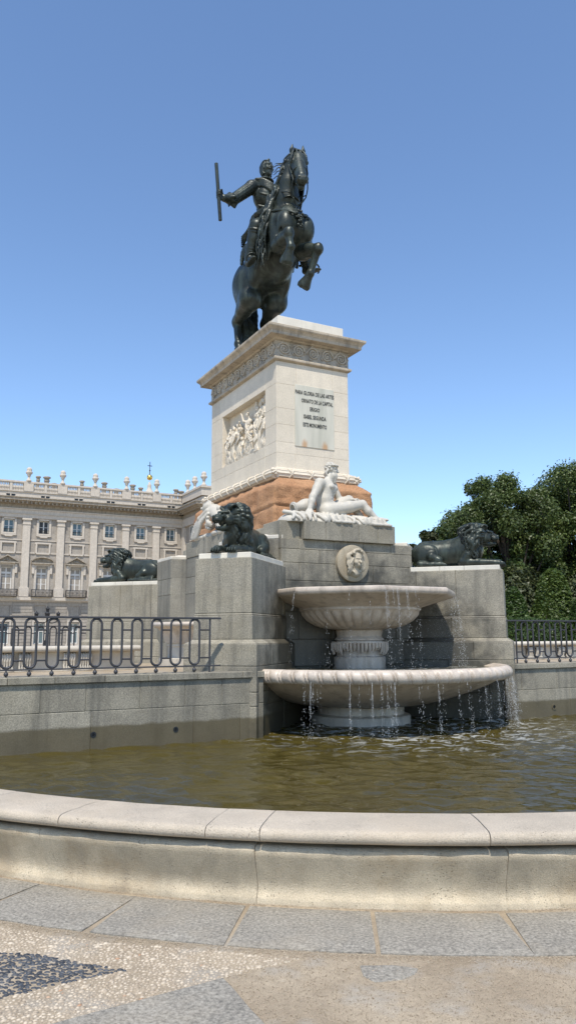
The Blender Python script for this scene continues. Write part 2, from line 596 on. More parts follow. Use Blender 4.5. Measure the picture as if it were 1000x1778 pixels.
EX, EY = 2.553, 3.447       # centre of a lion block's end face
HW = .4175
for sx, sy in ((-1, -1), (1, -1), (-1, 1), (1, 1)):
    rng = random.Random(5 + sx * 3 + sy)
    BM = Matrix.Translation((sx * EX, sy * EY, 0)) @ Matrix.Rotation(math.atan2(-sy, -sx), 4, 'Z')   # +x runs inward
    mb = MB()
    o = .11
    split_boxes(mb, -o, 2.3, -HW - o, HW + o, [0, .70, .88, 1.215, 1.505], [1.35, .8, 1.2, 1.45], 'x', rng, M=BM)
    # weathered step
    def frustum(x0, w0, z0, x1, w1, z1):
        mb.prism([(x0, -w0), (2.3, -w0), (2.3, w0), (x0, w0)], z0, z1, [(x1, -w1), (2.3, -w1), (2.3, w1), (x1, w1)], BM)
    frustum(-o, HW + o, 1.507, -.014, HW + .014, 1.565)
    split_boxes(mb, -.012, 2.3, -HW - .012, HW + .012, [1.566, 1.89], [1.0], 'x', rng, M=BM)
    frustum(-.012, HW + .012, 1.892, 0, HW, 1.918)
    split_boxes(mb, 0, 2.3, -HW, HW, [1.919, 2.676], [.72], 'x', rng, M=BM)
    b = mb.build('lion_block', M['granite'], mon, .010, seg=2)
    mb = MB()
    sl = [.045, .62, 1.02, 1.62]
    for i in range(3):
        mb.box(sl[i], sl[i + 1] - .003, -HW + .03, HW - .03, 2.6765, 2.752, BM)
    mb.build('marble_slab', M['marble'], b, .006)

# ---- core: front / back niche walls, chamfers and side walls
rng = random.Random(11)
mb = MB()
zs = [0, .70, 1.15, 1.558, 1.985, 2.464, 2.744, 2.959, 3.118]
split_boxes(mb, -1.25, 1.25, -2.659, 2.659, zs[2:], [.8, .62, .9, .7], 'x', rng)
split_boxes(mb, -1.25, 1.25, -.6, .6, [0, .6, 1.149], [.8, .62], 'x', rng)
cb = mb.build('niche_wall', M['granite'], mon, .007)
mb = MB()
P0 = [(-1.25, -2.62), (-1.25, 2.62)]
poly = [(-1.70, -2.08), (-1.20, -2.61), (1.20, -2.61), (1.70, -2.08), (1.70, -1.22), (1.46, -1.02), (1.46, 1.02), (1.70, 1.22), (1.70, 2.08), (1.20, 2.61), (-1.20, 2.61), (-1.70, 2.08), (-1.70, 1.22), (-1.46, 1.02), (-1.46, -1.02), (-1.70, -1.22)]
zz = [0, .9, 1.5, 1.95, 2.42, 2.74, 3.118]
low = [(-1.70, -.55), (1.70, -.55), (1.70, .55), (-1.70, .55)]
for i in range(len(zz) - 1):
    mb.prism(poly if zz[i] > .8 else low, zz[i] + .002, zz[i + 1] - .002)
inner = [(x * .992, y * .992) for x, y in poly]
mb.prism(inner, .92, 3.1)
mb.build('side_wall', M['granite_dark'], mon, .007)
# white caps on the corner piers
for sx in (-1, 1):
    for sy in (-1, 1):
        mb = MB()
        q = [(sx * 1.70, sy * 2.08), (sx * 1.20, sy * 2.61), (sx * .8, sy * 2.2), (sx * .8, sy * 1.25), (sx * 1.70, sy * 1.22)]
        if sx * sy < 0: q = q[::-1]
        ar = sum(q[i][0] * q[(i + 1) % 5][1] - q[(i + 1) % 5][0] * q[i][1] for i in range(5))
        if ar < 0: q = q[::-1]
        mb.prism(q, 3.119, 3.185)
        cx, cy = sx * 1.25, sy * 1.8
        q2 = [(cx + (x - cx) * .75, cy + (y - cy) * .75) for x, y in q]; q3 = [(cx + (x - cx) * .35, cy + (y - cy) * .35) for x, y in q]
        mb.prism(q2, 3.186, 3.25, q3)
        mb.build('pier_cap', M['marble'], mon, .012, seg=2)
# upper grey tier
rng = random.Random(3)
mb = MB()
split_boxes(mb, -1.10, 1.10, -2.2, 2.2, [3.12, 3.415], [.6], 'x', rng)
for sx in (-1, 1):
    split_boxes(mb, min(sx * 1.47, sx * 1.0), max(sx * 1.47, sx * 1.0), -1.3, 1.0, [3.119, 3.42], [.62], 'y', rng)
for sy in (-1, 1):
    y0, y1 = sorted((sy * 2.725, sy * 2.0))
    cuts = [-.872, -.48, .15, .52, .872]
    mb.box(-.86, .86, min(sy * 2.71, sy * 2.0), max(sy * 2.71, sy * 2.0), 3.119, 3.41)
    for i in range(4):
        mb.box(cuts[i] + .002, cuts[i + 1] - .002, y0, y1, 3.118, 3.42)
mb.box(-1.245, -.876, -2.60, -2.0, 3.121, 3.417)
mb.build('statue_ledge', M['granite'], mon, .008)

# ---- medallion: disc with a carved head
MZ = 2.768
mb = MB()
mb.lathe([(0, 0), (.27, 0), (.298, .014), (.302, .03), (.298, .085)], 56, M=Matrix.Translation((.03, -2.735, MZ)) @ Matrix.Rotation(-PI / 2, 4, 'X'))
med = mb.build('medallion', M['medal'], mon, smooth=True); smooth_by_angle(med, 40)


def mask_head():
    s = SDF((-.28, -.27, -.31), (.28, .06, .30), .0058)     # x right, -y towards the viewer
    f = Vector((.22, -1, -.05)).normalized()
    r = Vector((-f.y, f.x, 0)).normalized(); r = Vector((-r.x, -r.y, 0)) if r.x < 0 else r
    up = Vector((0, 0, 1))
    def P(a, b, c): v = Vector((.02, -.02, .04)) + r * a + f * b + up * c; return tuple(v)
    s.ell(P(0, .02, .02), (.085, .085, .125), .02, fwd=f)
    s.ell(P(0, .04, -.065), (.055, .05, .05), .03, fwd=f)                   # chin
    s.cone(P(0, .09, .025), P(0, .128, -.028), .012, .019, .012)            # nose
    for q in (-1, 1):
        s.ell(P(q * .036, .110, .018), (.026, .028, .016), .006, sub=True, fwd=f)
        s.ell(P(q * .033, .085, .014), (.016, .014, .009), .004, fwd=f)
        s.cone(P(q * .014, .10, .036), P(q * .055, .085, .038), .011, .008, .012)
        s.ell(P(q * .045, .065, -.03), (.028, .03, .03), .025, fwd=f)
    s.cone(P(-.022, .098, -.062), P(.022, .098, -.062), .010, .010, .006)
    s.cone(P(-.018, .095, -.078), P(.018, .095, -.078), .010, .010, .006)
    s.cone(P(-.02, .112, -.070), P(.02, .112, -.070), .0055, .0055, .003, sub=True)
    s.cone(P(0, .0, -.08), P(0, -.03, -.2), .05, .075, .03)                  # neck
    g = random.Random(4)
    for i in range(30):                                                     # wavy hair, flowers on top
        a = PI * (i + .5) / 34
        x, z = math.cos(a), math.sin(a)
        p0 = P(x * .075, .05, .05 + z * .075); p1 = P(x * .13, .03, .06 + z * .11)
        p2 = P(x * (.17 + g.random() * .03), -.02, .02 + z * .09); p3 = P(x * (.14 + g.random() * .05), -.02, -.07 - g.random() * .1 if abs(x) > .45 else .02 + z * .12)
        s.strand([p0, p1, p2, p3], g.uniform(.013, .021), .007, .002)
    for i in range(16):
        a = .5 + 2.1 * i / 15
        s.ell(P(math.cos(a) * .115, .05 + g.uniform(-.01, .02), .06 + math.sin(a) * .115), [.026] * 3, .008)
    for q in (-1, 1):
        s.ell(P(q * .155, 0, .05), (.035, .05, .07), .02, fwd=f)
        for k in range(7):
            j = g.uniform(-.012, .012); w = (-1) ** k * .018
            s.strand([P(q * (.085 + k * .011), .045 - k * .006, .04 - .02 * (k % 3)), P(q * (.105 + k * .012 + w), .035 - k * .004, -.05 + j), P(q * (.085 + k * .015 - w), .02, -.13 + j), P(q * (.075 + k * .014 + w), .0, -.19 + j), P(q * (.05 + k * .014), -.025, -.24 + .02 * (k % 2))], .0155, .006, .002, 5)
    for k in range(7):
        s.strand([P(-.1 + k * .033, .0, -.15), P(-.06 + k * .02, .03 - .01 * (k % 2), -.20), P(-.02 + k * .012, -.01, -.265)], .016, .007, .003)
    return s


M['medal_head'] = stone('carved_head_stone', (.46, .40, .30), .14, 70, 0, .2, .35, warmth=.5, warm=(.38, .28, .17), dark=(.12, .10, .07))
h = mask_head().mesh('carved_head', M['medal_head'], med); h.location = (.03, -2.735, MZ)

# ---- rough red granite tier
def red_block():
    nx, ny, nz = 44, 80, 22
    def P(u, v, w):
        return Vector((u, v, w))
    bm = bmesh.new()
    hx, hy, z0, z1 = 1.02, 1.93, 3.30, 4.30
    bmesh.ops.create_cube(bm, size=2)
    bmesh.ops.subdivide_edges(bm, edges=bm.edges[:], cuts=40, use_grid_fill=True)
    for v in bm.verts:
        p = v.co.copy(); t = (p.z + 1) / 2
        p = Vector((max(-1, min(1, p.x)), p.y, p.z))
        # rounded shoulder, slight batter
        sh = max(0, (t - .84) / .16); ins = .02 + .03 * t + .15 * sh
        q = Vector((p.x * (hx - ins), p.y * (hy - ins), z0 + (z1 - z0) * t))
        n = Vector((p.x ** 9, p.y ** 9, max(p.z, 0) ** 9))
        if n.length > 0: n.normalize()
        rk = mnoise.voronoi(q * 3.2 + Vector((0, 0, q.x * .4)))[0]
        d = mnoise.fractal(q * 3.4, .7, 2.1, 6) * .020 + (rk[1] - rk[0] - .3) * .045 + mnoise.noise(q * 14) * .006
        # split bed joints of the quarry face
        lv = 3.78 + .05 * math.sin(q.y * 1.3 + q.x)
        d -= .035 * math.exp(-((q.z - lv) / .018) ** 2)
        d -= .03 * math.exp(-((q.x * .9 + q.y * .5 - .1 - .4 * (q.z > lv)) / .02) ** 2)
        d -= .03 * math.exp(-((q.y - .55 + .6 * (q.z > lv)) / .02) ** 2)
        v.co = q + n * d
    me = bpy.data.meshes.new('red_granite_tier'); bm.to_mesh(me); bm.free()
    return link('red_granite_tier', me, M['red'], mon, True)


red_block()

# ---- pedestal
PX, PY = .7514, 1.518
mb = MB()
prof = [(.02, 4.305), (.10, 4.31), (.12, 4.325)]
for i in range(13):
    a = -PI * .5 + PI * i / 12
    prof.append((.055 + .085 * math.cos(a), 4.405 + .085 * math.sin(a)))
prof += [(.05, 4.492), (.05, 4.512), (.012, 4.53), (.0, 4.535)]
mb.ring(PX, PY, prof)
for i in range(5):                                    # reeds along the torus
    a = -PI * .42 + PI * .84 * i / 4
    mb.ring(PX, PY, [(.055 + .085 * math.cos(a) + .012 * math.cos(t), 4.405 + .085 * math.sin(a) + .012 * math.sin(t)) for t in [k * PI / 4 for k in range(9)]])
def wrap(x, y, dx, dy, ang):
    """ribbon crossing the torus."""
    pts = []
    for k in range(9):
        a = -PI * .55 + PI * 1.1 * k / 8
        o_ = .055 + .105 * math.cos(a); s_ = math.tan(ang) * .085 * math.sin(a)
        pts.append((x + dx * s_ + (o_ * dy if dx else 0) * 1, y + dy * s_ + (-o_ * dx if dy == 0 else 0), 4.405 + .105 * math.sin(a)) if dx else (x + o_ * (1 if x > 0 else -1), y + s_, 4.405 + .105 * math.sin(a)))
    return pts
for sy in (-1, 1):
    for k, px in enumerate((-.52, -.12, .28, .62)):
        for a in (.55, -.55):
            pts = []
            for j in range(9):
                t = -PI * .5 + PI * j / 8
                pts.append((px + math.tan(a) * .09 * math.sin(t), sy * (PY + .055 + .098 * math.cos(t)), 4.405 + .098 * math.sin(t)))
            mb.tube(pts, .013, 5)
for sx in (-1, 1):
    for k in range(9):
        py = -1.3 + k * .325
        for a in ((.55,) if k % 2 else (.55, -.55)):
            pts = []
            for j in range(9):
                t = -PI * .5 + PI * j / 8
                pts.append((sx * (PX + .055 + .098 * math.cos(t)), py + math.tan(a) * .09 * math.sin(t), 4.405 + .098 * math.sin(t)))
            mb.tube(pts, .013, 5)
g = random.Random(9)
for sx in (-1, 1):
    for sy in (-1, 1):
        for k in range(16):                            # leaf bosses on the corners
            a = g.uniform(-1.3, 1.3); c_ = .055 + .09 * math.cos(a)
            d = g.uniform(-.05, .09)
            mb.ball((sx * (PX + c_ - max(d, 0)), sy * (PY + c_ - max(-d, 0)), 4.405 + .09 * math.sin(a)), (.03, .03, .022), 7, 5)
tm = mb.build('base_moulding', M['lime'], mon); smooth_by_angle(tm, 45)

# shaft as coursed blocks, a sunk panel on each long side
mb = MB()
ZC = [4.53, 4.80, 5.0, 5.32, 5.62, 6.07, 6.487]
RY0, RY1, RZ0, RZ1, RD = -1.075, .925, 5.0, 6.07, .16
core_x = PX - RD
mb.box(-core_x, core_x, -PY + .01, PY - .01, 4.53, 6.48)
rng = random.Random(21)
for k in range(6):
    z0, z1 = ZC[k] + .0008, ZC[k + 1] - .0008
    inset = RZ0 - 1e-6 <= ZC[k] and ZC[k + 1] <= RZ1 + 1e-6
    for sx in (-1, 1):
        xa, xb = sorted((sx * PX, sx * core_x))
        if inset: segs = [(-PY + .45, RY0 if sx < 0 else -.925), (RY1 if sx < 0 else 1.075, PY - .45)]
        else:
            segs = [(-PY + .45, -.2 + rng.uniform(-.3, .3)), ]
            segs.append((segs[0][1], PY - .45))
        for a, b_ in segs:
            if b_ - a > .01: mb.box(xa, xb, a + .0008, b_ - .0008, z0, z1)
        # corner blocks wrap the long-side edge
    for sy in (-1, 1):
        cw = [.375, .40][k % 2]
        ya, yb = sorted((sy * PY, sy * (PY - .45)))
        mb.box(-PX, -PX + cw - .0008, ya, yb - (.0016 if sy < 0 else 0), z0, z1)
        mb.box(PX - cw + .06, PX, ya, yb - (.0016 if sy < 0 else 0), z0, z1)
        mb.box(-PX + cw + .0008, PX - cw + .0592, ya, yb, z0, z1)
shaft = mb.build('pedestal_shaft', M['lime'], mon, .0032)

# inscription plaque (proud of the face), rust marks belong to the stone
def plaque_mat():
    t = NT('inscribed_marble')
    v = t.vec('obj', (5, 5, .7)); st = t.noise(1, 6, .6, v, .5)
    c = t.mix(t.ramp(st, .35, .7), (.58, .555, .47), (.43, .42, .35))
    xyz = t.n('ShaderNodeSeparateXYZ'); t.l(t.tc.outputs['Object'], xyz.inputs[0])
    tot = None
    for cx in (-.19, .235):
        dx = t.math('MULTIPLY', t.math('ADD', xyz.outputs[0], -cx), 1 / .075); dz = t.math('MULTIPLY', t.math('ADD', xyz.outputs[2], -(4.955 + .03)), 1 / .125)
        rr = t.math('SQRT', t.math('ADD', t.math('MULTIPLY', dx, dx), t.math('MULTIPLY', dz, dz)))
        mk = t.ramp(t.math('ADD', rr, t.ramp(t.noise(14, 4, .6, t.vec('obj', (2, 2, .7))), 0, 1, -.45, .45)), .35, 1.05, 1, 0)
        tot = mk if tot is None else t.math('MAXIMUM', tot, mk)
    c = t.mix(t.math('MULTIPLY', tot, .75), c, (.46, .25, .11))
    return t.done(c, .85, None, 0., .2)
mb = MB().box(-.383, .433, -PY - .012, -PY + .05, 4.955, 6.10)
plq = mb.build('inscription_plaque', plaque_mat(), mon, .003)
LINES = [('PARA GLORIA DE LAS ARTES', -.376, .434, 5.96), ('ORNATO DE LA CAPITAL', -.250, .407, 5.815), ('ERIGIO', -.075, .125, 5.670), ('ISABEL SEGUNDA', -.205, .258, 5.520), ('ESTE MONUMENTO', -.218, .268, 5.369)]


def text_mesh(s):
    cu = bpy.data.curves.new('letters', 'FONT'); cu.body = s; cu.extrude = .02; cu.size = 1; cu.offset = .006; cu.resolution_u = 2
    ob = bpy.data.objects.new('letters', cu); COL.objects.link(ob)
    dg = bpy.context.evaluated_depsgraph_get(); dg.update()
    me = bpy.data.meshes.new_from_object(ob.evaluated_get(dg))
    bpy.data.objects.remove(ob); bpy.data.curves.remove(cu)
    return me


SERIF = {}
for s_, x0, x1, zc in LINES:
    me = text_mesh(s_)
    co = np.empty(len(me.vertices) * 3, np.float32); me.vertices.foreach_get('co', co); co = co.reshape(-1, 3)
    mn, mx = co.min(0), co.max(0)
    hgt = .074
    V = np.empty_like(co)
    V[:, 0] = x0 + (co[:, 0] - mn[0]) / (mx[0] - mn[0]) * (x1 - x0)
    V[:, 1] = -PY - .0155 + (-(co[:, 2])) * .15
    V[:, 2] = zc - hgt / 2 + (co[:, 1] - mn[1]) / (mx[1] - mn[1]) * hgt
    me.vertices.foreach_set('co', V.ravel()); me.update()
    link('inscription_line', me, M['letter'], plq)

# carved relief of a standing company in the sunk panel (plain generic figures)
def relief():
    h = .0085
    s = SDF((-.30, RY0 + .005, RZ0 + .0), (.03, RY1 - .005, RZ1 - .02), h)   # x measured from the face (out = -x)
    # the carving lives at x in [-RD.., 0]; world x = -PX + RD + x ... here x=0 is the back of the panel
    g = random.Random(8)
    def fig(y, zf, H, lean=0, r=.8, arm=None, turn=0, dep=-.06):
        hd = (dep - .035, y + lean + turn * .012, zf + H * .93)
        s.ell(hd, (.036, .034, .044), .006)
        s.cone((hd[0] - .03, hd[1] + turn * .022, hd[2] - .008), (hd[0] - .034, hd[1] + turn * .028, hd[2] - .018), .009, .009, .006)
        for i in range(7):                              # hair
            a = i * .9; s.ell((hd[0] + .012 * math.cos(a), hd[1] - turn * .012 + .026 * math.sin(a), hd[2] + .026), (.019, .019, .017), .003)
        s.cone((dep - .01, y + lean * .9, zf + H * .88), (dep, y + lean * .8, zf + H * .80), .020, .028, .015)
        s.cone((dep - .005, y + lean * .8 - .052, zf + H * .78), (dep - .005, y + lean * .8 + .052, zf + H * .78), .036, .036, .02)
        s.chain([(dep - .01, y + lean * .7, zf + H * .74), (dep - .005, y + lean * .5, zf + H * .52), (dep, y + lean * .2, zf + H * .3), (dep + .01, y, zf)], [.062, .052, .060, .066], .03)
        sw = g.choice((-1, 1)) * g.uniform(.02, .05)
        for i in range(9):                              # drapery, every fold at its own height
            q = (i - 4) / 4; h0 = g.uniform(.42, .76); e = g.uniform(-.015, .02)
            s.strand([(dep - .04 + .03 * abs(q), y + lean * .6 + q * .055, zf + H * h0), (dep - .062 - e + .03 * abs(q), y + lean * .3 + q * .06 + sw, zf + H * h0 * .66), (dep - .052 + e, y + q * .075 + sw * .4, zf + H * h0 * .33), (dep - .035, y + q * .085, zf + .005)], .017, .012, .003)
        for k in range(3):                              # mantle swept across the body
            s.strand([(dep - .04, y + lean * .8 - sw * 2, zf + H * (.78 - .05 * k)), (dep - .085, y + lean * .6, zf + H * (.62 - .06 * k)), (dep - .06, y + sw * 2.2, zf + H * (.50 - .08 * k))], .018, .012, .004)
        if arm is None: arm = (g.choice((-1, 1)) * g.uniform(.05, .11), g.uniform(.45, .62))
        ez = zf + H * (.62 if arm[1] < .75 else .80); ey = y + lean * .7 + (arm[0] * .55 if abs(arm[0]) > .12 else math.copysign(.08, arm[0]))
        s.chain([(dep - .02, y + lean * .75 + math.copysign(.05, arm[0]), zf + H * .78), (dep - .075, ey, ez), (dep - .09, y + arm[0], zf + H * arm[1])], [.026, .022, .016], .008)
        s.ell((dep - .092, y + arm[0] * 1.08, zf + H * arm[1] + .004), (.016, .018, .020), .006)
    back = RZ0
    for y, zf, H, ln, arm, tn, dp in (
            (.80, .26, .44, 0, None, -1, -.02), (.70, .33, .44, .02, None, -1, -.02), (.56, .36, .44, 0, None, -1, -.02), (.40, .33, .46, -.02, (-.2, .98), -1, -.02), (.27, .30, .46, 0, None, -1, -.02),
            (.76, .02, .58, .0, None, -1, -.07), (.60, .0, .70, .02, (-.15, .6), -1, -.08), (.42, .0, .74, -.02, (-.24, .70), -1, -.09), (.24, .05, .64, -.03, (-.22, .8), -1, -.06), (.10, -.06, .50, -.06, (-.2, .6), -1, -.08),
            (-.24, .04, .86, .06, (.24, .99), 1, -.06), (-.36, .02, .66, .03, None, 1, -.08),
            (-.56, .34, .56, .0, None, 1, -.02), (-.70, .36, .60, .0, None, 1, -.02), (-.84, .36, .62, 0, None, 1, -.02), (-.97, .30, .62, 0, None, 1, -.02),
            (-.62, .04, .72, .03, (.2, .6), 1, -.07), (-.80, .02, .76, .02, None, 1, -.08), (-.96, .0, .70, .02, None, 1, -.08), (-.70, -.06, .46, .06, (.2, .6), 1, -.10)):
        fig(y, back + zf, H, ln, arm=arm, turn=tn, dep=dp)
    # drapery heaps and ground
    for i in range(30):
        y = -.95 + i * .063; z = RZ0 + .05 + .03 * math.sin(i * 1.7)
        s.ell((-.06 - .02 * g.random(), y, z), (.05, .07, .04), .03)
    for i in range(16):
        a = g.uniform(-.5, .1)
        s.strand([(-.09, a, RZ0 + .3 * g.random() + .12), (-.12, a + .1, RZ0 + .12), (-.1, a + .22, RZ0 + .05)], .016, .01, .008)
    s.chain([(-.02, -.42, RZ0), (-.02, -.42, RZ1 - .05)], .035, .01)                 # column behind
    s.chain([(-.10, .05, RZ0 + .05), (-.10, -.1, RZ0 + .22), (-.10, -.22, RZ0 + .5)], [.03, .022, .018], .02)
    for y in (-1.0, -.9, -.78):
        s.ell((-.06, y, RZ0 + .96 + .03 * math.sin(y * 40)), (.04, .04, .05), .01)
    return s


rl = relief().mesh('carved_relief', M['lime'], mon)
rl.location = (-PX + RD - .002, 0, 0)

# cornice: fillet, carved frieze band, overhanging corona
mb = MB()
mb.ring(PX, PY, [(0, 6.487), (.015, 6.488), (.03, 6.50), (.052, 6.512), (.058, 6.535), (.052, 6.555), (.02, 6.572), (.01, 6.585), (.008, 6.872), (0, 6.873)])
fr = mb.build('frieze', M['lime_dirty'], mon); smooth_by_angle(fr, 40)
mb = MB()
mb.ring(PX, PY, [(0, 6.874), (.02, 6.875), (.045, 6.885), (.06, 6.905), (.185, 6.918), (.195, 6.912), (.198, 6.968), (.205, 6.975), (.222, 7.0), (.252, 7.025), (.26, 7.04), (.262, 7.078), (0, 7.081)])
mb.build('cornice', M['lime_dirty'], mon, .003)
# scrollwork
M['scroll'] = stone('scroll_limestone', (.52, .455, .36), .14, 60, .05, .18, .5, warmth=.3, warm=(.34, .28, .2), dark=(.14, .12, .1))
mb = MB()
def scroll(P, w, flip):
    """leafy spiral around local (0,0), P maps (u,v,out) to monument space."""
    pts = []
    n = 40
    for i in range(n):
        t = i / (n - 1); a = flip * (t * 4.4 * PI) + (0 if flip > 0 else PI); r = w * (1 - t * .86)
        pts.append(P(math.cos(a) * r, math.sin(a) * r, .012))
    mb.tube(pts, [.019 * (1 - .5 * i / n) for i in range(n)], 5)
    for k in range(7):
        a = k * .9 + flip
        mb.tube([P(math.cos(a) * w * .28, math.sin(a) * w * .28, .014), P(math.cos(a + .3) * w * .45, math.sin(a + .3) * w * .45, .02), P(math.cos(a + .9) * w * .52, math.sin(a + .9) * w * .52, .01)], [.010, .012, .004], 5)
    mb.ball(P(0, 0, .008), (.026,) * 3, 8, 5)
    for k in range(5):
        a = 2.1 + k * 1.25
        mb.tube([P(math.cos(a) * w, math.sin(a) * w, .008), P(math.cos(a + flip * .35) * w * 1.22, math.sin(a + flip * .35) * w * 1.2, .016), P(math.cos(a + flip * .7) * w * 1.25, math.sin(a + flip * .7) * w * 1.12, .006)], [.012, .013, .004], 5)
zc = 6.728
for sy in (-1, 1):
    for i in range(5):
        x = -.60 + i * .30
        scroll(lambda u, v, o, x=x, sy=sy: (x + u, sy * (PY + .008 + o), zc + v), .118, 1 if i % 2 else -1)
for sx in (-1, 1):
    for i in range(10):
        y = -1.36 + i * .302
        scroll(lambda u, v, o, y=y, sx=sx: (sx * (PX + .008 + o), y + u, zc + v), .118, 1 if i % 2 else -1)
sw = mb.build('scrollwork', M['scroll'], fr, smooth=True)
mb = MB()
for i in range(3):
    y0, y1 = [-1.477, -.5, .5, 1.477][i:i + 2]
    mb.box(-.693, .693, y0 + .001, y1 - .001, 7.082, 7.376)
mb.build('statue_plinth', M['marble'], mon, .006)

# =================================================================== tiered fountain
FC = (0, -2.9)
fo = thing('tiered_fountain', T(0, -2.9, 0), 'two tiered pale stone fountain with wide ribbed lower bowl, below the medallion', 'fountain')
def octo(t, cut):
    """octagon-ish radius factor with soft corners."""
    a = (t + PI / 8) % (PI / 4) - PI / 8
    return math.cos(PI / 8) / math.cos(a) * 1.015
mb = MB()
up = [(.30, 1.70), (.52, 1.715), (.70, 1.76), (.84, 1.84), (.925, 1.93), (.94, 1.975), (.97, 2.0), (.97, 2.03), (1.0, 2.045), (1.47, 2.19), (1.52, 2.20), (1.545, 2.222), (1.555, 2.26), (1.545, 2.29), (1.52, 2.302), (1.43, 2.30), (1.36, 2.27), (.9, 2.12), (.2, 2.08)]
def upf(t, i, r, z):
    if i <= 4:
        w = [.3, .7, 1, 1, .8][i]
        return r * (1 - .055 * w * (1 - abs(math.sin(t * 18))) ** 1.3 + .012 * w)
    if i >= 8: return r * (1 + (octo(t, 0) - 1) * min(1, (r - .9) / .5) if r > .9 else 1)
    return r
mb.lathe(up, 288, rf=upf)
ub = mb.build('upper_bowl', M['fountain'], fo, smooth=True); smooth_by_angle(ub, 38)
mb = MB()
mb.lathe([(.34, 1.72), (.37, 1.69), (.36, 1.64), (.35, 1.6), (.37, 1.57), (.385, 1.56), (.385, 1.545), (.36, 1.535), (.36, 1.30), (.40, 1.285), (.40, 1.12), (.47, 1.10), (.50, 1.08)], 64)
def collar(t, i, r, z): return r
mb.lathe([(.40, 1.515), (.435, 1.52), (.44, 1.50), (.425, 1.49)], 64)
g = random.Random(6)
for k in range(46):                                   # carved icicle leaves round the collar
    a = 2 * PI * k / 46; L = g.uniform(.10, .19); w = g.uniform(.020, .030)
    c_, s_ = math.cos(a), math.sin(a)
    mb.tube([(c_ * .425, s_ * .425, 1.50), (c_ * .428, s_ * .428, 1.50 - L * .6), (c_ * .405, s_ * .405, 1.50 - L)], [w, w, w * .45], 6)
st = mb.build('stem', M['fountain'], fo); smooth_by_angle(st, 40)
mb = MB()
lo = [(.60, .565), (.78, .568), (1.05, .60), (1.35, .675), (1.65, .775), (1.92, .88), (2.08, .96), (2.12, .978), (2.14, .986)]
NT0 = len(lo)
for i in range(13):
    a = -PI * .62 + PI * 1.25 * i / 12
    lo.append((2.185 + .095 * math.cos(a), 1.075 + .095 * math.sin(a)))
lo += [(2.10, 1.15), (2.0, 1.11), (1.6, 1.0), (.45, .96)]
def lof(t, i, r, z):
    if NT0 <= i < NT0 + 13:
        ph = (t * 74 / (2 * PI) + (i - NT0) * .035) % 1.0
        d = 0
        for c_ in (.12, .36):
            d += math.exp(-((ph - c_) / .055) ** 2)
        pass
        k = math.sin(PI * (i - NT0 + .5) / 13)
        return r - .030 * d * k + .014 * math.sin(PI * ((ph - .36) % 1.0)) * k
    return r
mb.lathe(lo, 1480, rf=lof)
lb = mb.build('lower_bowl', M['fountain'], fo, smooth=True); smooth_by_angle(lb, 50)
mb = MB()
mb.lathe([(.60, .58), (.66, .56), (.67, .545), (.665, .44), (.69, .43), (.75, .42), (.765, .40), (.765, 0)], 72)
dr = mb.build('drum_base', M['fountain'], fo); smooth_by_angle(dr, 40)
# water lying in the bowls
for nm, r, z in (('bowl_water', 1.44, 2.272), ('bowl_water', 2.02, 1.125)):
    mb = MB(); mb.v = [(r * math.cos(2 * PI * k / 96), r * math.sin(2 * PI * k / 96), z) for k in range(96)]; mb.f = [tuple(range(96))]
    mb.build(nm, M['water'], ub if z > 2 else lb)

# =================================================================== pool rim
rim = thing('pool_rim', T(0, -3.0, 0), 'low curved limestone rim with rounded coping in front of the murky pool', 'pool rim')


def arc_sweep(mb, prof, a0, a1, step=.022, R=7.2, jit=.003, seed=0, chip=.0):
    n = max(2, int(abs(a1 - a0) * R / step)); q = len(prof)
    vs = []; fs = []
    for k in range(n + 1):
        t = a0 + (a1 - a0) * k / n
        for i, (r, z) in enumerate(prof):
            p = Vector((r * math.cos(t), r * math.sin(t), z))
            d = mnoise.fractal(p * 3.1 + Vector((seed, 0, 0)), .9, 2.1, 4) * jit + mnoise.noise(p * 1.1 + Vector((0, seed, 3))) * jit * 1.3
            e = min(k, n - k)
            if chip and e < 2: d -= chip * (2 - e) / 2 * (.6 + mnoise.noise(p * 9))
            rr = r + d
            vs.append((rr * math.cos(t), rr * math.sin(t), z + d * .5))
    for k in range(n):
        for i in range(q):
            i2 = (i + 1) % q
            fs.append((k * q + i, k * q + i2, (k + 1) * q + i2, (k + 1) * q + i))
    fs.append(tuple(range(q))); fs.append(tuple(n * q + i for i in range(q))[::-1])
    mb.add(vs, fs)


def dens(prof, step=.03):
    out = []
    for i in range(len(prof)):
        a, b = Vector(prof[i]), Vector(prof[(i + 1) % len(prof)])
        m = max(1, int((b - a).length / step))
        for k in range(m): out.append(tuple(a.lerp(b, k / m)))
    return out


cop = [(6.82, .392), (6.82, .435)] + [(6.845 - .025 * math.cos(PI / 2 * k / 3), .437 + .025 * math.sin(PI / 2 * k / 3)) for k in range(4)] + [(7.05, .468), (7.24, .464)]
cop += [(7.292 + .042 * math.sin(PI * k / 9), .420 + .040 * math.cos(PI * k / 9)) for k in range(10)] + [(7.27, .3795), (7.0, .379)]
cop = dens(cop)
bas = [(6.86, .352), (7.262, .350), (7.284, .336), (7.288, .315), (7.276, .285), (7.255, .24), (7.232, .19), (7.213, .145), (7.200, .11), (7.198, .08), (7.205, .055), (7.220, .040), (7.226, .030), (7.228, -.02), (6.86, -.02)]
bas = dens(bas)
cj = [-172, -165.5, -158.6, -152, -145.6, -139.02, -130.95, -128.28, -117.63, -107.5, -97.5, -87.4, -77, -66.6, -56, -45.5, -35, -24, -8]
for i in range(len(cj) - 1):
    mb = MB(); arc_sweep(mb, cop, rad(cj[i]) + .00035, rad(cj[i + 1]) - .00035, seed=i * 3.1, jit=.0055, chip=.005)
    smooth_by_angle(mb.build('coping_stone', M['coping'], rim), 50)
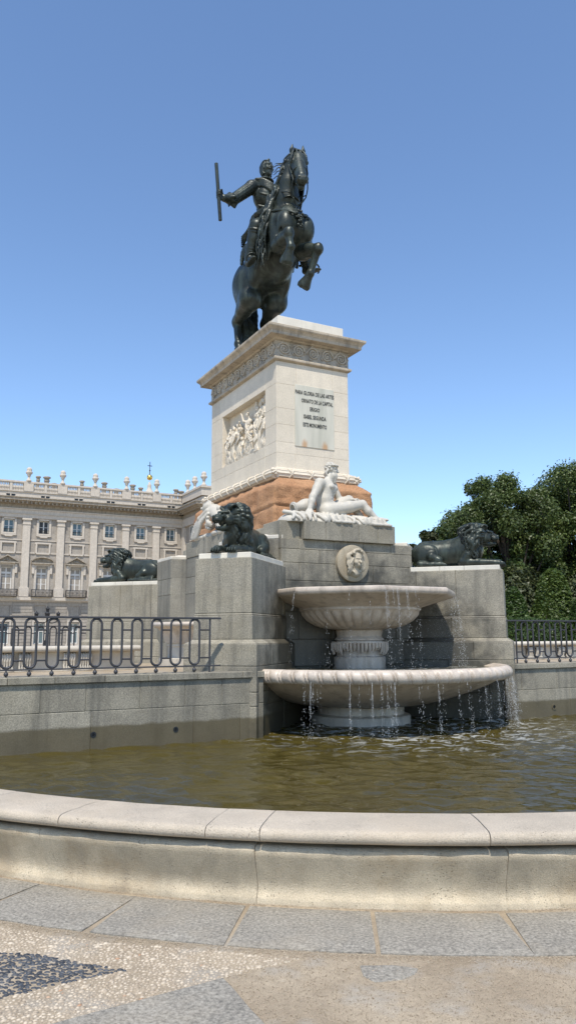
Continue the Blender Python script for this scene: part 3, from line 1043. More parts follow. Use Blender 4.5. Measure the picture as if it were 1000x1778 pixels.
bj = [-172, -162, -151, -140.44, -128.6, -116.75, -105.5, -94, -83, -71.5, -60, -48, -36, -24, -8]
for i in range(len(bj) - 1):
    mb = MB(); arc_sweep(mb, bas, rad(bj[i]) + .0002, rad(bj[i + 1]) - .0002, seed=50 + i * 2.3, jit=.009, chip=.004)
    smooth_by_angle(mb.build('base_stone', M['coping_base'], rim), 50)
# back pool rim (mirrored; mostly hidden)
rim2 = thing('pool_rim', T(0, 3.0, 0, PI), 'matching curved limestone rim of the pool on the far side of the monument', 'pool rim')
mb = MB(); arc_sweep(mb, cop, rad(-172), rad(-8), .25); mb.build('coping_stone', M['coping'], rim2)
mb = MB(); arc_sweep(mb, bas, rad(-172), rad(-8), .25); mb.build('base_stone', M['coping_base'], rim2)

# =================================================================== pool water (real ripples)
def pool(name, sgn):
    st = .035 if sgn < 0 else .3
    xs = np.arange(-7.2, 7.2, st); ys = np.arange(-10.0, -2.2, st)
    X, Y = np.meshgrid(xs, ys, indexing='ij')
    Z = np.full_like(X, .30)
    if sgn < 0:
        rg = np.random.RandomState(3)
        d = np.hypot(X - FC[0], Y - FC[1])
        near = np.exp(-np.maximum(d - 1.6, 0) / 1.35)
        for k in range(30):
            L = rg.uniform(.14, .42); a = rg.normal(PI / 2, .5) - PHI; ph = rg.uniform(0, 6.28)
            Z += np.sin((X * math.cos(a) + Y * math.sin(a)) * 2 * PI / L + ph + .9 * np.sin(X * 1.7 + ph) + .7 * np.sin(Y * 2.3 - ph)) * L * (.0085 + .0030 * near) * rg.uniform(.5, 1)
        for k in range(5):                              # rings from the falling streams
            a = rg.uniform(-2.7, -.5); c = (FC[0] + 2.0 * math.cos(a), FC[1] + 2.0 * math.sin(a))
            r = np.hypot(X - c[0], Y - c[1]); Z += .003 * np.sin(r * 2 * PI / .16) * np.exp(-r / .8)
    V = np.stack([X, Y * (-sgn if sgn > 0 else 1), Z], -1).reshape(-1, 3)
    if sgn > 0: V[:, 1] = -np.stack([X, Y, Z], -1).reshape(-1, 3)[:, 1]
    nx, ny = X.shape; i = np.arange(nx * ny).reshape(nx, ny)
    F = np.stack([i[:-1, :-1], i[1:, :-1], i[1:, 1:], i[:-1, 1:]], -1).reshape(-1, 4)
    if sgn > 0: F = F[:, ::-1]
    cy = -3.0
    ok = (np.hypot(X, Y - cy) < 6.97)[:-1, :-1].reshape(-1)
    o = npmesh(name, V, F[ok], M['water'], None, True)
    o.matrix_world = MF
    return tag(o, kind='structure')


pool('water', -1); pool('water', 1)

# =================================================================== terrace, its walls and railings
tr = MB().box(-9, -2.3, -3.5, 3.5, -.05, 1.08).box(2.3, 9, -3.5, 3.5, -.05, 1.08).box(-2.299, -1.5, -2.1, 2.1, -.05, 1.081).box(1.5, 2.299, -2.1, 2.1, -.05, 1.081).build('terrace', M['sand'], None)
tr.matrix_world = MF; tag(tr, kind='structure')


def terrace_wall(x0, x1, sy, label, joints=None):
    t = thing('terrace_wall', T((x0 + x1) / 2, sy * 3.64, 0), label, 'wall')
    W = Matrix.Translation((-(x0 + x1) / 2, -sy * 3.64, 0))
    rng = random.Random(int(x0 * 10) + sy)
    ya, yb = sorted((sy * 3.83, sy * 3.44))
    mb = MB()
    if joints:
        lo_, hi_ = joints
        mb.box(x0, x1, ya + .008, yb, 0, 1.06, W)
        for js, z0, z1 in ((lo_, 0, .7385), (hi_, .7425, 1.068)):
            js = [x0] + sorted(j for j in js if x0 < j < x1) + [x1]
            for i in range(len(js) - 1): mb.box(js[i] + .002, js[i + 1] - .002, ya, yb - .01, z0, z1, W)
    else:
        split_boxes(mb, x0, x1, ya, yb, [0, .74, 1.068], [1.3, .75], 'x', rng, M=W)
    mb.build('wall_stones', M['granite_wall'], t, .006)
    mb = MB(); p = x0
    ya2, yb2 = sorted((sy * 3.865, sy * 3.42))
    while p < x1 - .05:
        q = min(x1, p + rng.uniform(.42, .72)); mb.box(p + .0015, q - .0015, ya2, yb2, 1.069, 1.1525, W); p = q
    mb.build('coping', M['granite_wall'], t, .008)
    return t, W


lw, W_ = terrace_wall(-7.1, -2.12, -1, 'grey granite terrace wall under the long railing left of the lion block', ([-5.9, -4.379, -3.097, -2.457], [-6.2, -5.6, -4.971, -4.45, -3.795, -3.217, -2.718]))
for x in (-4.349, -3.331):
    mb = MB().lathe([(.034, -.02), (.034, .006), (.018, .006), (.018, -.02)], 16, M=W_ @ Matrix.Translation((x, -3.83, .47)) @ Matrix.Rotation(PI / 2, 4, 'X'))
    mb.lathe([(0, .003), (.018, .003)], 16, M=W_ @ Matrix.Translation((x, -3.83, .47)) @ Matrix.Rotation(PI / 2, 4, 'X'))
    mb.build('drain_hole', M['dark'], lw)
rw, W_ = terrace_wall(2.12, 7.1, -1, 'granite terrace wall under the short stretch of railing right of the lion block')
mb = MB().lathe([(.05, -.02), (.05, .008), (.028, .008), (.028, -.02)], 18, M=W_ @ Matrix.Translation((3.139, -3.83, .45)) @ Matrix.Rotation(PI / 2, 4, 'X'))
mb.build('drain_hole', M['granite'], rw)
mb = MB().lathe([(0, .002), (.028, .002)], 18, M=W_ @ Matrix.Translation((3.139, -3.83, .45)) @ Matrix.Rotation(PI / 2, 4, 'X'))
mb.build('drain_mouth', M['dark'], rw)
terrace_wall(-7.1, -2.12, 1, 'terrace wall at the far left, beyond the side fountain')
terrace_wall(2.12, 7.1, 1, 'terrace wall at the far right, beyond the stone bench')


def railing(sy, x_end, x_post, x_first, n, d, label):
    """d=-1 runs to the left, +1 to the right."""
    y = sy * 3.70
    t = thing('iron_railing', T(x_first, y, 1.1525), label, 'railing', 'iron railings on the terrace walls')
    L = lambda x, z: (x - x_first, 0, z - 1.1525)
    x_far = x_first + d * (.255 * n + .05)
    def bar(name, xa, xb, z, hz, hy=.018):
        a, b = sorted((xa - x_first, xb - x_first))
        MB().box(a, b, -hy, hy, z - 1.1525 - hz, z - 1.1525 + hz).build(name, M['iron'], t, .004)
    bar('top_rail', x_end, x_far, 1.842, .012, .026)
    bar('bottom_rail', x_end, x_far, 1.232, .009, .014)
    MB().box(x_post - x_first - .011, x_post - x_first + .011, -.011, .011, .0, 1.832 - 1.1525).build('end_post', M['iron'], t, .003)
    w = .066; z0, z1 = 1.252 + w, 1.826 - w
    for k in range(n):
        x = x_first + d * .255 * k
        pts = [L(x + w * math.cos(a), z1 + w * math.sin(a)) for a in np.linspace(0, PI, 11)] + [L(x + w * math.cos(a), z0 + w * math.sin(a)) for a in np.linspace(PI, 2 * PI, 11)]
        MB().tube(pts, .0150, 6, closed=True).build('loop_bar', M['iron'], t, smooth=True)
        MB().ball(L(x, 1.185), .027, 12, 8).tube([L(x, 1.15), L(x, 1.235)], .009, 6).build('ball_foot', M['iron'], t, smooth=True)
        xa = x + d * w; xb = x + d * (.255 - w)
        for z in (1.69, 1.335): MB().tube([L(xa, z), L(xb, z)], .011, 5).build('connector', M['iron'], t)
    xa = x_first - d * w
    for z in (1.69, 1.335): MB().tube([L(xa, z), L(x_post, z)], .011, 5).build('connector', M['iron'], t)
    return t


railing(-1, -2.69, -2.84, -3.05, 16, -1, 'long dark iron loop railing on ball feet, left of the front lion')
railing(-1, 2.30, 2.515, 2.705, 17, 1, 'dark iron loop railing on the wall right of the fountain, before the hedge')
railing(1, -2.6, -2.70, -2.92, 16, -1, 'farther loop railing seen small through the near one, behind the stone bench')

# =================================================================== benches / side basin walls and the side fountain
def bench(x0, x1, label):
    t = thing('stone_bench', T((x0 + x1) / 2, -.47, 1.08), label, 'bench', 'stone benches on the terrace')
    c = (x0 + x1) / 2; h = (x1 - x0) / 2
    prof = [(-.2, .30), (-.24, .305)] + [(-.235 - .045 * math.sin(a), .345 - .045 * math.cos(a)) for a in np.linspace(0, PI, 9)] + [(.235 + .045 * math.sin(a), .345 + .045 * math.cos(a)) for a in np.linspace(0, PI, 9)] + [(.2, .30)]
    mb = MB(); n = len(prof)
    cuts = [-h, -h * .34, h * .34, h]
    for i in range(3):
        a, b = cuts[i] + .002, cuts[i + 1] - .002
        vs = [(a, p[0], p[1]) for p in prof] + [(b, p[0], p[1]) for p in prof]
        mb.add(vs, [(k, (k + 1) % n, n + (k + 1) % n, n + k) for k in range(n)] + [tuple(range(n))[::-1], tuple(range(n, 2 * n))])
    smooth_by_angle(mb.build('seat_slab', M['bench'], t), 50)
    mb = MB().box(-h + .06, h - .06, -.12, .12, .03, .299).box(-h + .02, h - .02, -.2, .2, 0, .032)
    mb.build('bench_wall', M['bench'], t, .006)
    k = 0
    x = -h + .35
    while x < h - .1:
        mb = MB()
        for dx in (-.13, .13):
            for j in range(5):
                xx = x + dx + (j - 2) * .038
                for s in (-1,):
                    mb.tube([(xx, s * .13, .295), (xx, s * .21, .24), (xx, s * .19, .15), (xx, s * .16, .08), (xx, s * .20, .04)], [.02, .022, .02, .018, .02], 6)
            mb.box(x + dx - .1, x + dx + .1, -.23, -.1, .0, .03)
        mb.build('scroll_support', M['bench'], t, smooth=True)
        x += .93
    return t


bench(-7.0, -2.86, 'pale stone bench with rounded edge and fluted scroll supports seen through the left railing')
bench(2.86, 9.6, 'pale stone bench with scroll supports in front of the hedge at right')
for sx in (-1, 1):
    t = thing('side_fountain', T(sx * 1.45, 0, 1.08), 'small fluted shell fountain on stepped blocks behind the right end of the left railing' if sx < 0 else 'small fluted fountain bowl on the hidden right side of the monument', 'fountain')
    mb = MB()
    def sf(tt, i, r, z): return r * (1 - .03 * abs(math.sin(tt * 20))) if 1 <= i <= 6 else r
    mb.lathe([(.70, .42), (.72, .45), (.73, .50), (.75, .56), (.79, .62), (.85, .675), (.90, .70), (.93, .705), (.95, .73), (.95, .755), (.93, .78), (.88, .775), (.4, .70)], 200, rf=sf)
    smooth_by_angle(mb.build('shell_bowl', M['fountain'], t), 40)
    mb = MB().lathe([(.68, .42), (.68, .36), (.66, .35), (.66, .16), (.82, .155), (.82, 0)], 14)
    mb.build('stepped_base', M['bench'], t, .006)
# =================================================================== statues
def hand(s, w, d, n, L, curl, k=.012, spread=.0, thumb=1, tc=.5):
    """palm, four fingers of different length and a thumb; curls towards n."""
    w = Vector(w); d = Vector(d).normalized(); n = Vector(n); n = (n - d * n.dot(d)).normalized(); sd = d.cross(n).normalized()
    pw = L * .22
    for q in (-1, -.33, .33, 1):
        s.cone(w + sd * pw * .45 * q, w + d * L * .48 + sd * pw * q * .95, L * .105, L * .10, k * 1.4)
    for i, (q, ln) in enumerate(((1, .44), (.33, .52), (-.33, .49), (-1, .38))):
        p = w + d * L * .48 + sd * pw * q * .95; a = spread * q * .12; c = 0; pts = [tuple(p)]
        for j, fr in enumerate((.42, .32, .26)):
            c += curl * (1, 1.15, .8)[j]
            dv = (d * math.cos(c) + n * math.sin(c)); dv = (dv + sd * a).normalized()
            p = p + dv * L * ln * fr; pts.append(tuple(p))
        s.chain(pts, [L * .088, L * .085, L * .078, L * .062], k * .35)
    b = w + d * L * .12 + sd * pw * .7 * thumb
    t1 = b + (sd * thumb * .7 + d * .75 + n * tc).normalized() * L * .26
    t2 = t1 + (sd * thumb * .15 + d * .8 + n * tc * 1.6).normalized() * L * .22
    s.chain([tuple(b), tuple(t1), tuple(t2)], [L * .10, L * .078, L * .06], k * .7)


# ------------------------------------------------------------------- lions
def lion(name, M_, yaw, mouth, label, seed):
    t = thing(name, M_, label, 'lion statue', 'bronze lions on the granite blocks')
    s = SDF((-.92, -.42, -.002), (1.02, .42, .82), .0085)
    g = random.Random(seed)
    # trunk
    s.ell((-.48, 0, .27), (.34, .185, .235), .05); s.ell((-.12, 0, .285), (.40, .165, .225), .08); s.ell((.22, 0, .33), (.30, .19, .28), .08)
    s.cone((-.60, 0, .46), (-.1, 0, .475), .045, .045, .06); s.cone((-.1, 0, .475), (.25, 0, .55), .045, .06, .06)
    for q in (-1, 1):
        s.ell((-.50, q * .150, .235), (.25, .090, .215), .02)             # haunch
        s.strand([(-.34, q * .20, .40), (-.30, q * .215, .26), (-.36, q * .215, .12)], .016, .012, .012, sub=True)
        s.chain([(-.40, q * .18, .20), (-.27, q * .205, .13), (-.36, q * .22, .07)], [.11, .070, .05], .03)
        s.chain([(-.62, q * .215, .065), (-.40, q * .235, .055), (-.20, q * .245, .05)], [.065, .05, .048], .015)
        for j in range(3): s.ell((-.16, q * (.215 + j * .028), .038), (.045, .019, .036), .004)
        s.ell((.28, q * .145, .30), (.14, .075, .19), .03)                 # shoulder
        s.chain([(.26, q * .165, .22), (.15, q * .185, .095), (.42, q * .168, .08), (.66, q * .140, .07)], [.10, .075, .072, .058], .025)
        s.cone((.66, q * .140, .07), (.80, q * .132, .055), .062, .068, .02)
        for j in range(4):                              # toes and claws
            y = q * .132 + (j - 1.5) * .040
            s.ell((.87 - abs(j - 1.5) * .012, y, .042), (.05, .021, .044), .003)
            s.cone((.91 - abs(j - 1.5) * .012, y, .038), (.932, y, .014), .009, .004, .003)
    s.strand([(-.80, 0, .2), (-.86, .15, .06), (-.70, .29, .03), (-.4, .33, .03), (-.2, .32, .035)], .032, .02, .03)
    s.ell((-.14, .32, .04), (.09, .035, .035), .02)
    # head
    Rz = Matrix.Rotation(yaw, 3, 'Z'); piv = Vector((.42, 0, .56))
    def H(x, y, z): return tuple(piv + Rz @ Vector((x, y, z)))
    f = Rz @ Vector((1, 0, -.06))
    s.ell(H(.09, 0, .03), (.16, .125, .145), .02, fwd=f)
    s.ell(H(.21, 0, .055), (.09, .085, .07), .03, fwd=f)
    s.cone(H(.19, 0, .06), H(.335, 0, .012), .060, .048, .025)           # bridge
    for q in (-1, 1): s.ell(H(.325, q * .038, -.030), (.075, .046, .052), .015, fwd=f)   # muzzle pads
    s.cone(H(.385, -.020, .015), H(.385, .020, .015), .024, .024, .012)    # nose
    for q in (-1, 1):
        s.cone(H(.405, q * .018, .006), H(.415, q * .022, .002), .009, .009, .003, sub=True)
        s.ell(H(.262, q * .066, .060), (.036, .030, .019), .006, sub=True, fwd=f)
        s.ell(H(.240, q * .060, .056), (.022, .018, .014), .003, fwd=f)
        s.cone(H(.280, q * .024, .092), H(.20, q * .100, .092), .022, .022, .012)
        s.ell(H(.15, q * .10, -.03), (.09, .045, .08), .03, fwd=f)
        s.strand([H(.30, q * .080, .02), H(.22, q * .100, -.02), H(.18, q * .115, -.08)], .011, .008, .01, sub=True)
        s.ell(H(.03, q * .125, .135), (.025, .04, .05), .01, fwd=f); s.ell(H(.055, q * .125, .135), (.022, .024, .03), .006, sub=True, fwd=f)
    s.chain([H(.12, 0, -.11), H(.22, 0, -.12 - mouth * .6), H(.315, 0, -.110 - mouth)], [.075, .05, .038], .015)
    s.chain([H(.20, 0, -.080 - mouth * .3), H(.37, 0, -.082 - mouth * .5)], [.026, .042 * (mouth / .05)], .004, sub=True)
    for q in (-1, 1):
        s.cone(H(.355, q * .034, -.060), H(.355, q * .032, -.105), .011, .005, .003); s.cone(H(.315, q * .028, -.10 - mouth), H(.315, q * .028, -.065 - mouth), .010, .004, .003)
    s.ell(H(.26, 0, -.108 - mouth * .55), (.06, .028, .013), .004, fwd=f)
    # mane: heavy S-curved locks laid at different depths over a smaller core
    s.ell(H(-.05, 0, -.02), (.15, .175, .19), .04, fwd=f); s.ell((.33, 0, .32), (.19, .175, .24), .05)
    for ring_, (n, rad_a, rad_b, xa, r0) in enumerate(((22, .125, .195, .10, .030), (26, .165, .225, .03, .034), (26, .175, .215, -.06, .036))):
        for i in range(n):
            a = 2 * PI * (i + .5 * (ring_ % 2)) / n + g.uniform(-.08, .08); c_, s_ = math.sin(a), math.cos(a)
            up_, dn_ = max(s_, 0), max(-s_, 0)
            lift = g.uniform(-.012, .028); w = g.choice((-1, 1)) * g.uniform(.02, .05)
            p0 = Vector(H(xa + .03 * up_, c_ * rad_a * .92, .035 + s_ * rad_a))
            p1 = Vector(H(xa - .05, c_ * (rad_b + lift), .045 + s_ * (rad_b + lift) * (.96 if s_ > 0 else .85)))
            fall = Vector((-.075 - .07 * up_, c_ * .01, -.075 - .06 * dn_))
            side = Vector((0, w, 0)) if abs(s_) > .6 else Vector((w, 0, 0))
            p2 = p1 + fall * .75 + side; p3 = p2 + fall * .7 - side * 1.5; p4 = p3 + Vector((.0, 0, -.075)) + side * .7
            for v_ in (p2, p3, p4): v_.z = max(v_.z, .06)
            s.strand([p0, p1, p2, p3, p4], r0 * 1.08, .011, .009, 4)
    for i in range(34):                                 # long locks over shoulders and chest
        a = -PI * .92 + 1.84 * PI * i / 33 + g.uniform(-.05, .05); c_, s_ = math.sin(a), math.cos(a)
        b0 = Vector(H(-.03 - .05 * max(s_, 0), c_ * .17, .0 + s_ * .16))
        w = g.choice((-1, 1)) * g.uniform(.02, .045)
        out = Vector((-.06 - .12 * max(s_, 0) + .09 * max(-s_, 0), c_ * (.055 + g.uniform(0, .03)), 0))
        p1 = b0 + out + Vector((w, 0, -.10)); p2 = p1 + Vector((-w * 1.6 - .02, 0, -.11)); p3 = p2 + Vector((w * 1.5, -c_ * .01, -.10)); p4 = p3 + Vector((-w, 0, -.06))
        for v_ in (p1, p2, p3, p4): v_.z = max(v_.z, .075)
        s.strand([b0, p1, p2, p3, p4], .041, .012, .009, 4)
    for i in range(16):                                 # bib under the chin
        c_ = -.62 + 1.24 * i / 15; w = g.choice((-1, 1)) * g.uniform(.015, .035)
        b0 = Vector(H(.09 - .05 * abs(c_), c_ * .13, -.09)); p1 = b0 + Vector((.0, c_ * .03 + w, -.10)); p2 = p1 + Vector((-.01, -w * 2, -.11)); p3 = p2 + Vector((-.03, w * 2, -.10))
        for v_ in (p1, p2, p3): v_.z = max(v_.z, .12)
        s.strand([b0, p1, p2, p3], .040, .012, .008, 4)
    for i in range(13):                                 # crest tufts
        a = -1.25 + 2.5 * i / 12
        b0 = Vector(H(.12 + g.uniform(-.03, .03), math.sin(a) * .11, .13 + math.cos(a) * .035))
        s.strand([b0, b0 + Rz @ Vector((.02, math.sin(a) * .04, .045)), b0 + Rz @ Vector((-.04, math.sin(a) * .07, .065)), b0 + Rz @ Vector((-.09, math.sin(a) * .09, .02))], .026, .008, .003, 4)
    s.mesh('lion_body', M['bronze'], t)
    return t


def lion_M(sx, sy):
    return T(sx * (EX - .80 * S2), sy * (EY - .80 * S2), 2.752, math.atan2(sy, sx)) @ Matrix.Scale(.92, 4)


lion('lion_statue', lion_M(-1, -1), rad(-33), .05, 'dark bronze lion lying above the railing end with open mouth, seen from the front', 1)
lion('lion_statue', lion_M(-1, 1), rad(6), .045, 'smaller looking bronze lion seen in left profile before the palace', 2)
lion('lion_statue', lion_M(1, -1), rad(14), .012, 'bronze lion lying in right profile against the dark trees', 3)

# ------------------------------------------------------------------- the rider and the rearing horse
ZP = 7.376
eq = thing('equestrian_statue', T(0, 0, ZP), 'dark bronze statue of a rearing horse with armoured rider holding out a baton', 'statue')


def put(o): o.location = (0, 0, -ZP); return o


def horse():
    s = SDF((-.82, -1.62, 7.37), (.86, 1.50, 11.60), .0175)
    s.cone((-.01, .80, 9.08), (-.02, .35, 9.28), .48, .45, .1); s.cone((-.02, .35, 9.28), (-.04, -.1, 9.42), .45, .46, .1)
    s.cone((-.04, -.1, 9.42), (-.04, -.50, 9.68), .46, .40, .12); s.ell((-.04, -.70, 9.66), (.35, .36, .43), .12)
    s.ell((-.03, .05, 9.17), (.37, .55, .42), .15)
    for q in (-1, 1):
        s.ell((q * .22 - .0, -.86, 9.58), (.19, .22, .30), .03)               # breast muscle
        s.ell((-.02 + q * .30, .72, 8.98), (.27, .42, .50), .05)               # haunch
        s.ell((-.02 + q * .34, .34, 9.00), (.15, .30, .34), .14)
        s.ell((-.01 + q * .22, .98, 9.12), (.26, .30, .36), .10)
        s.cone((q * .26, -.52, 9.85), (q * .25, -.70, 9.38), .19, .19, .05)   # shoulder
    # hind legs
    for q, st, hk, ft, hf in ((-1, (-.37, .42, 8.52), (-.305, 1.24, 8.36), (-.335, 1.10, 7.80), (-.34, .98, 7.55)), (1, (.28, .52, 8.62), (.36, 1.22, 8.42), (.35, .92, 7.80), (.35, .80, 7.55))):
        s.cone((q * .31 - .01, .65, 8.95), st, .31, .21, .1)
        mid = tuple(st[i] * .52 + hk[i] * .48 for i in range(3))
        s.cone(st, mid, .235, .165, .08); s.cone(mid, hk, .165, .105, .05)
        s.cone((hk[0], hk[1] + .07, hk[2] + .10), (hk[0], hk[1] + .02, hk[2] - .08), .06, .075, .05)
        s.cone((st[0], st[1] + .42, st[2] + .18), (hk[0], hk[1] + .05, hk[2] + .1), .10, .05, .06)      # tendon
        s.ell(hk, (.10, .115, .14), .05)
        s.cone(hk, ft, .085, .068, .04); s.ell(ft, (.088, .10, .10), .03)
        s.cone(ft, hf, .075, .078, .03)
        s.cone((hf[0], hf[1] + .005, hf[2] - .01), (hf[0], hf[1] - .07, 7.385), .085, .135, .02)
        for j in range(3): s.cone((ft[0], ft[1] + .07, ft[2] - .02 * j), (ft[0] + (j - 1) * .03, ft[1] + .14, ft[2] - .12), .03, .01, .01)
    # fore legs
    for q, el, kn, ft, hf in ((-1, (-.29, -.74, 9.20), (-.375, -1.30, 9.15), (-.350, -1.34, 8.86), (-.362, -1.22, 8.66)), (1, (.27, -.72, 9.20), (.345, -1.16, 9.07), (.25, -1.02, 8.60), (.205, -.88, 8.44))):
        s.cone((q * .25, -.68, 9.45), el, .20, .17, .05)
        mid = tuple(el[i] * .5 + kn[i] * .5 for i in range(3))
        s.cone(el, mid, .17, .135, .05); s.cone(mid, kn, .145, .10, .04)
        s.ell(kn, (.105, .11, .125), .04); s.cone((kn[0], kn[1] - .05, kn[2] + .05), (kn[0], kn[1] - .06, kn[2] - .05), .05, .045, .04)
        s.cone(kn, ft, .082, .062, .03); s.ell(ft, (.082, .085, .085), .03)
        d = (Vector(hf) - Vector(ft)); hm = Vector(ft) + d * .45
        s.cone(ft, hm, .068, .075, .03); s.cone(hm, tuple(Vector(hf) + d * .12), .088, .135, .015)
        e = Vector(hf) + d * .42; s.cone(tuple(e), tuple(e + d * .4), .10, .12, .01, sub=True)
    for q in (-1, 1):                                   # muscle furrows
        s.strand([(q * .10, -1.05, 9.85), (q * .30, -.98, 9.52), (q * .40, -.85, 9.25)], .022, .012, .03, sub=True)
        s.strand([(q * .50, -.30, 9.9), (q * .52, -.36, 9.5), (q * .48, -.42, 9.1)], .016, .010, .05, sub=True)
    # skin folds behind the elbows
    for j in range(4):
        s.strand([(-.40, -.45 + j * .06, 9.0 + j * .06), (-.42, -.62 + j * .03, 9.12 + j * .05), (-.40, -.80, 9.25 + j * .03)], .022, .012, .03)
    # neck and head
    s.cone((0, -.36, 9.95), (-.02, -.58, 10.28), .37, .245, .12); s.cone((-.02, -.58, 10.28), (-.03, -.66, 10.62), .245, .20, .06)
    s.cone((-.03, -.66, 10.62), (.02, -.72, 11.02), .20, .185, .05); s.cone((-.04, -.40, 10.3), (.03, -.58, 11.05), .16, .13, .1)
    for j in range(5): s.strand([(-.18, -.66, 10.72 + j * .03), (-.06, -.86, 10.66 + j * .035), (.08, -.84, 10.68 + j * .03)], .02, .016, .02)
    A = Vector((.095, -.80, 11.12)); B = Vector((-.055, -1.27, 10.34)); HK = 1.24; d = (B - A).normalized()
    upv = Vector((-.22, -.80, .50)); upv = (upv - d * upv.dot(d)).normalized(); sd = d.cross(upv).normalized()
    if sd.x < 0: sd = -sd
    def P(a, b, c): return tuple(A + (d * a + sd * b + upv * c) * HK)
    s.ell(P(.06, 0, -.02), (0.2480, 0.1798, 0.2046), .05, fwd=d, up=upv)
    s.cone(P(.10, 0, .03), P(.62, 0, .015), 0.1550, 0.1054, .06); s.ell(P(.20, 0, -.13), (0.2480, 0.1240, 0.1612), .06, fwd=d, up=upv)
    for q in (-1, 1):
        s.ell(P(.20, q * .085, -.12), (0.1860, 0.0620, 0.1612), .04, fwd=d, up=upv)                    # jowl
        s.cone(P(.06, q * .085, .085), P(.20, q * .12, .055), 0.0558, 0.0496, .03)                  # brow
        s.ell(P(.165, q * .125, .055), (.060, .040, .045), .010, sub=True, fwd=d, up=upv); s.ell(P(.165, q * .112, .042), (0.0422, 0.0298, 0.0322), .004, fwd=d, up=upv)
        s.cone(P(.27, q * .105, .0), P(.55, q * .07, -.005), 0.0273, 0.0223, .04)                  # cheek bone
        s.ell(P(.735, q * .055, .035), (0.0744, 0.0558, 0.0620), .03, fwd=d, up=upv)
        s.ell(P(.775, q * .050, .058), (.032, .024, .036), .006, sub=True, fwd=d, up=upv)
        e0 = A + d * -.08 + sd * q * .105 + upv * .03
        s.chain([tuple(e0), tuple(e0 + Vector((q * .012, -.02, .12))), tuple(e0 + Vector((q * .004, -.035, .25)))], [.045, .048, .010], .02)
        s.cone(tuple(e0 + Vector((q * .014, -.07, .10))), tuple(e0 + Vector((q * .006, -.07, .19))), .022, .012, .01, sub=True)
    s.ell(P(.72, 0, .0), (0.1240, 0.1054, 0.1091), .04, fwd=d, up=upv)
    s.cone(P(.50, 0, -.10), P(.76, 0, -.085), 0.0930, 0.0682, .03)                                 # lower jaw
    s.chain([P(.60, -.12, -.052), P(.80, -.02, -.052), P(.80, .02, -.052), P(.60, .12, -.052)], .014, .006, sub=True)
    s.chain([P(.50, 0, -.16), P(.2, 0, -.2)], [.03, .05], .05)
    return s


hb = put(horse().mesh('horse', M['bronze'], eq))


def mane():
    s = SDF((-.92, -1.20, 8.6), (.55, .20, 11.6), .0125)
    g = random.Random(12)
    for i in range(40):                                 # locks down the near side of the neck
        t = i / 39
        root = Vector((.03 - .07 * t, -.76 + .42 * t, 11.24 - 1.05 * t)) + Vector((g.uniform(-.03, .05), g.uniform(-.03, .03), g.uniform(-.03, .03)))
        L = .30 + .55 * t + g.uniform(-.06, .14)
        wv = g.choice((-1, 1)) * g.uniform(.03, .075)
        s.strand([root, root + Vector((-.11 - .14 * t, -.03 + wv * .5, -.07)), root + Vector((-.17 - .20 * t, .00 - wv, -.45 * L)), root + Vector((-.20 - .22 * t, .04 + wv, -.8 * L)), root + Vector((-.23 - .27 * t, .08 - wv, -1.1 * L))], .036, .009, .003, 5)
    for i in range(14):                                 # far side and forelock
        t = i / 13
        root = Vector((.05, -.78 + .3 * t, 11.22 - .6 * t)); wv = g.uniform(-.05, .05)
        s.strand([root, root + Vector((.18, -.02 + wv, -.04)), root + Vector((.26, -.03 - wv, -.25)), root + Vector((.24, .0, -.45 - .2 * t))], .04, .011, .012, 4)
    for q in (-1, -.4, .3, 1):
        s.strand([(.05, -.78, 11.25), (.05 + q * .08, -.90, 11.27), (.04 + q * .15, -1.0, 11.12), (.02 + q * .19, -1.02, 10.92)], .03, .012, .01, 5)
    s.ell((.05, -.79, 11.28), (.05, .05, .06), .02)
    for i in range(5):                                  # wisps blown back
        z = 11.10 - i * .075 + g.uniform(-.02, .02); e = g.uniform(.7, 1.1); v = g.uniform(-.03, .05)
        s.strand([(-.04, -.62, z), (-.06 - .14 * e, -.56, z + v), (-.06 - .22 * e, -.5, z - v), (-.06 - .29 * e, -.46, z + v * .6 - .02)], .017, .004, .004, 5)
    for i in range(30):                                 # long tresses over the shoulder down to the stirrup
        u = (i % 15) / 14; w1 = g.uniform(-.05, .05); w2 = g.choice((-1, 1)) * g.uniform(.03, .07); Lt = g.uniform(1.05, 1.72)
        P = []
        for k in range(8):
            v = k / 7
            x = -.20 - .32 * min(1, v * 1.5) + .03 * math.sin(v * 9 + i); y = -.46 + .16 * u - .16 * math.sin(min(1, v * 1.6) * PI * .5) + .10 * v + w2 * math.sin(v * 8 + i * 1.3)
            P.append(Vector((x + w1 * .9 - .03 * (i > 14) + .03 * math.sin(v * 7 + 2.1 * i), y, 10.52 - .1 * u - v * Lt)))
        s.strand(P, .044, .007, .003, 4)
    s.strand([(-.24, -.44, 10.42), (-.40, -.56, 10.1), (-.47, -.52, 9.75), (-.50, -.48, 9.4), (-.49, -.42, 9.15)], .062, .05, .012, 5)
    s.strand([(-.20, -.40, 10.42), (-.34, -.44, 10.1), (-.45, -.38, 9.75), (-.50, -.38, 9.4)], .06, .05, .012, 5)
    # strands spread over the horse's shoulder and the rider's lap
    for i in range(10):
        s.strand([(-.14, -.34 + .02 * i, 10.60), (-.26, -.40 + .03 * i, 10.45 - .02 * i), (-.36 - .01 * i, -.36 + .04 * i, 10.22), (-.40, -.30 + .05 * i, 10.02 + .02 * i)], .034, .012, .003, 4)
    return s


o = put(mane().mesh('mane', M['bronze'], hb)); o.location = (0, 0, 0)


